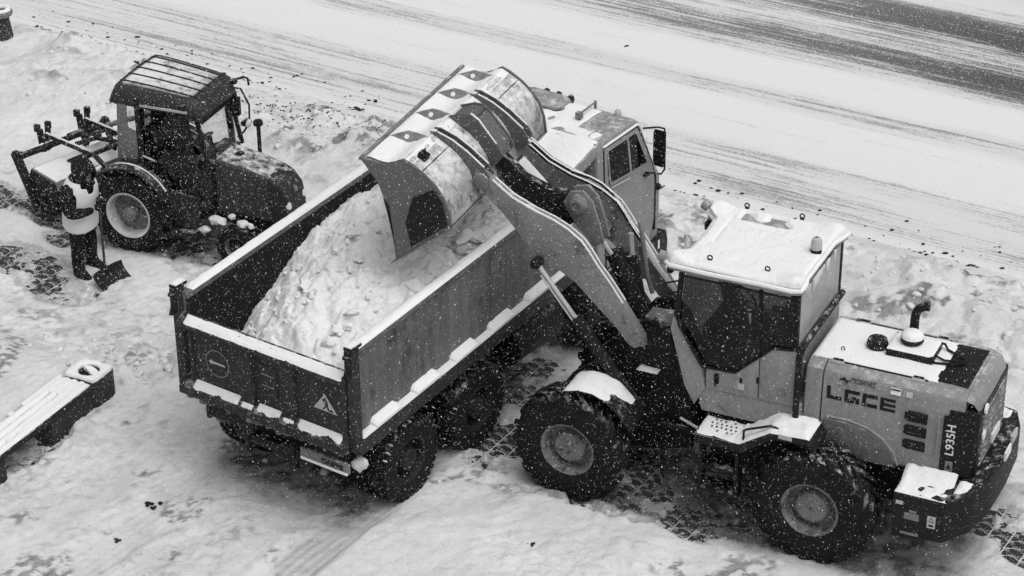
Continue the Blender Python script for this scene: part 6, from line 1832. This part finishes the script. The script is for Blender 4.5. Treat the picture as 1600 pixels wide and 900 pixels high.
# ---- street bench with an end block
BN = thing('street_bench', 'long slatted street bench under snow, with a round hole in its end block', 'bench', (B_LOC[0], B_LOC[1], 0), B_YAW)
ZB = .42
for k in range(4):
    y0 = .012 + .110 * k; y1 = y0 + .095
    sl_ = MB().box(-1.1, 1.74, y0, y1, ZB - .06, ZB - .012).build('slat', M['wood'], BN, .006)
    xe = (1.0, 1.36, 1.36, .98)[k]
    V = []; NX, NY = 110, 6
    for i in range(NX + 1):
        x = -1.1 + 2.83 * i / NX
        for j in range(NY + 1):
            y = y0 - .003 + (y1 - y0 + .006) * j / NY
            e = min(1, min(j, NY - j) / NY / .3, i / 2, (NX - i) / 2)
            V.append((x, y, ZB - .014 + (.030 + .007 * mnoise.noise((x * 4, y * 4, k)) + .004 * mnoise.noise((x * 15, y * 8, k))) * max(0, e) ** .5))
    MB().add(V, [(a, a + 1, a + NY + 2, a + NY + 1) for i in range(NX) for a in range(i * (NY + 1), i * (NY + 1) + NY)]).build('snow_strip', M['snow'], sl_)
# snow bridging the gaps between slats, towards the block
gz = [(.107, .45, 1.72), (.107, -1.1, .02), (.217, 1.36, 1.72), (.327, 1.36, 1.72), (.437, .2, .28), (.437, .47, .55), (.437, .72, .8), (.437, .98, 1.72), (.107, .26, .34)]
gm = MB()
for y, xa, xb in gz: gm.box(xa, xb, y - .020, y + .036, ZB - .03, ZB + .013)
gmo = gm.build('snow_bridge', M['snow'], BN, .004); gmo['kind'] = 'stuff'
MB().box(-1.1, 1.74, -.012, .010, ZB - .085, ZB - .012).build('edge_board', M['black'], BN, .004)
MB().box(-.06, .08, .01, .40, -.03, ZB - .06).build('leg', M['concrete'], BN, .008)
MB().box(.94, 1.74, .012, .44, -.05, ZB - .062).build('leg', M['concrete'], BN, .008)
# end block with hole: square ring of stone round a round pit
blk = MB()
cx_, cy_, r_ = 1.965, .205, .135
n = 24
outer = []
for k in range(n):
    a = 2 * pi * k / n; ca, sa = cos(a), sin(a)
    t = min(.205 / abs(ca) if abs(ca) > 1e-6 else 9, .225 / abs(sa) if abs(sa) > 1e-6 else 9)
    outer.append((cx_ + ca * t, cy_ + sa * t))
inner = [(cx_ + r_ * cos(2 * pi * k / n), cy_ + r_ * sin(2 * pi * k / n)) for k in range(n)]
blk.loft([[(x, y, -.05) for x, y in outer], [(x, y, ZB) for x, y in outer], [(x, y, ZB) for x, y in inner], [(x, y, ZB - .26) for x, y in inner]], True)
bko = blk.build('end_block', M['concrete'], BN, .006)
sc_ = MB()
sc_.loft([[(x + .003 * cos(k), y, ZB - .004) for k, (x, y) in enumerate(outer)], [((x - cx_) * .97 + cx_, (y - cy_) * .97 + cy_, ZB + .03) for x, y in outer],
          [(cx_ + (r_ + .055) * cos(2 * pi * k / n), cy_ + (r_ + .05) * sin(2 * pi * k / n), ZB + .042) for k in range(n)], [(cx_ + (r_ + .0) * cos(2 * pi * k / n), cy_ + (r_) * sin(2 * pi * k / n), ZB + .02)for k in range(n)], [(x, y, ZB - .01) for x, y in inner]], False)
sc_.build('snow_cap', M['snow'], bko, angle=60)
MB().loft([[(cx_ + r_ * .9 * cos(a), cy_ + r_ * .9 * sin(a), ZB - .02 + .05 * (sin(a))) for a in [radians(d) for d in range(-100, 75, 12)]] + [(cx_ + .05, cy_ + .02, ZB - .05)],
           [(cx_ + r_ * .9 * cos(a), cy_ + r_ * .9 * sin(a), ZB - .06 + .05 * (sin(a))) for a in [radians(d) for d in range(-100, 75, 12)]] + [(cx_ + .05, cy_ + .02, ZB - .09)]], True).build('snow_slab', M['snow'], bko)
# ---- bin at the roadside, cut by the frame
bn_ = thing('litter_bin', 'dark tapered litter bin with a rounded pale top by the street, cut off at left', 'litter bin', (-8.28, 35.52, 0))
MB().lathe([(.001, 0), (.17, 0), (.165, .05), (.125, .40), (.12, .42), (.001, .42)], (0, 0, 0), (0, 0, 1), 20).build('bin_body', M['concrete'], bn_, .006)
tp = MB().tube([(.13 * cos(a), .13 * sin(a), .48) for a in [2 * pi * k / 20 for k in range(21)]], .065, 10, False)
tpo = tp.build('bin_rim', M['grey'], bn_)
MB().tube([(.13 * cos(a), .13 * sin(a), .525) for a in [2 * pi * k / 20 for k in range(21)]], .042, 8, False).build('snow_ring', M['snow'], tpo)
MB().lathe([(.001, .40), (.10, .40)], (0, 0, 0.02), (0, 0, 1), 16).build('bin_mouth', M['print'], bn_)
# ================================================================ FALLING SNOW: flakes all through the air of the place
rs = np.random.RandomState(21)
NF = 420000
P = np.stack([rs.uniform(-9.0, 9.0, NF), rs.uniform(16.0, 37.0, NF), rs.uniform(0.05, 8.0, NF)], 1)
dcam = np.linalg.norm(P - np.array([0, 0, _h]), axis=1)
keep = dcam > 13.0
for (bx0, bx1, by0, by1, bz0, bz1, lc, yw) in ((.3, 1.9, -.75, .75, 1.2, 3.1, L_LOC, L_YAW), (4.8, 6.35, -1.25, 1.25, .9, 2.9, T_LOC, T_YAW), (-.2, 1.3, -.62, .62, .4, 2.4, K_LOC, K_YAW)):
    px, py = local(P[:, 0], P[:, 1], lc, yw)             # none inside the closed cabs
    keep &= ~((px > bx0) & (px < bx1) & (py > by0) & (py < by1) & (P[:, 2] > bz0) & (P[:, 2] < bz1))
P = P[keep]; NF = len(P)
R = np.clip(rs.lognormal(-6.48, 0.55, NF), 0.0010, 0.0058)
R = np.sort(R)                                       # the small ones get the simplest shape
dirv = np.array([0.45, -0.1, -0.9]); dirv /= np.linalg.norm(dirv)
def shapes(P, R, base_v, base_f):
    n = len(P)
    sh = R[:, None, None] * (base_v[None] + base_v @ np.outer(dirv, dirv) * rs.uniform(0, 0.9, n)[:, None, None])
    return (P[:, None, :] + sh).reshape(-1, 3), (base_f[None] + (np.arange(n) * len(base_v))[:, None, None]).reshape(-1, 3)
bi_v = np.array([(1, 0, 0), (-.5, .87, 0), (-.5, -.87, 0), (0, 0, 1.1), (0, 0, -1.1)], float)
bi_f = np.array([(0, 1, 3), (1, 2, 3), (2, 0, 3), (1, 0, 4), (2, 1, 4), (0, 2, 4)])
te_v = np.array([(1, 1, 1), (-1, -1, 1), (-1, 1, -1), (1, -1, -1)], float) * 0.75
te_f = np.array([(0, 1, 2), (0, 3, 1), (0, 2, 3), (1, 3, 2)])
K = int(NF * 0.76)
V1, F1 = shapes(P[:K], R[:K], te_v, te_f)
V2, F2 = shapes(P[K:], R[K:], bi_v, bi_f)
V = np.concatenate([V1, V2]); F = np.concatenate([F1, F2 + len(V1)])
me = bpy.data.meshes.new('falling_snow')
me.vertices.add(len(V)); me.vertices.foreach_set('co', V.astype(np.float32).ravel())
me.loops.add(F.size); me.loops.foreach_set('vertex_index', F.ravel().astype(np.int32))
me.polygons.add(len(F)); me.polygons.foreach_set('loop_start', np.arange(0, F.size, 3, dtype=np.int32))
me.update(calc_edges=True); me.shade_smooth(); me.materials.append(M['flake'])
o = bpy.data.objects.new('falling_snow', me); COL.objects.link(o); o['kind'] = 'stuff'
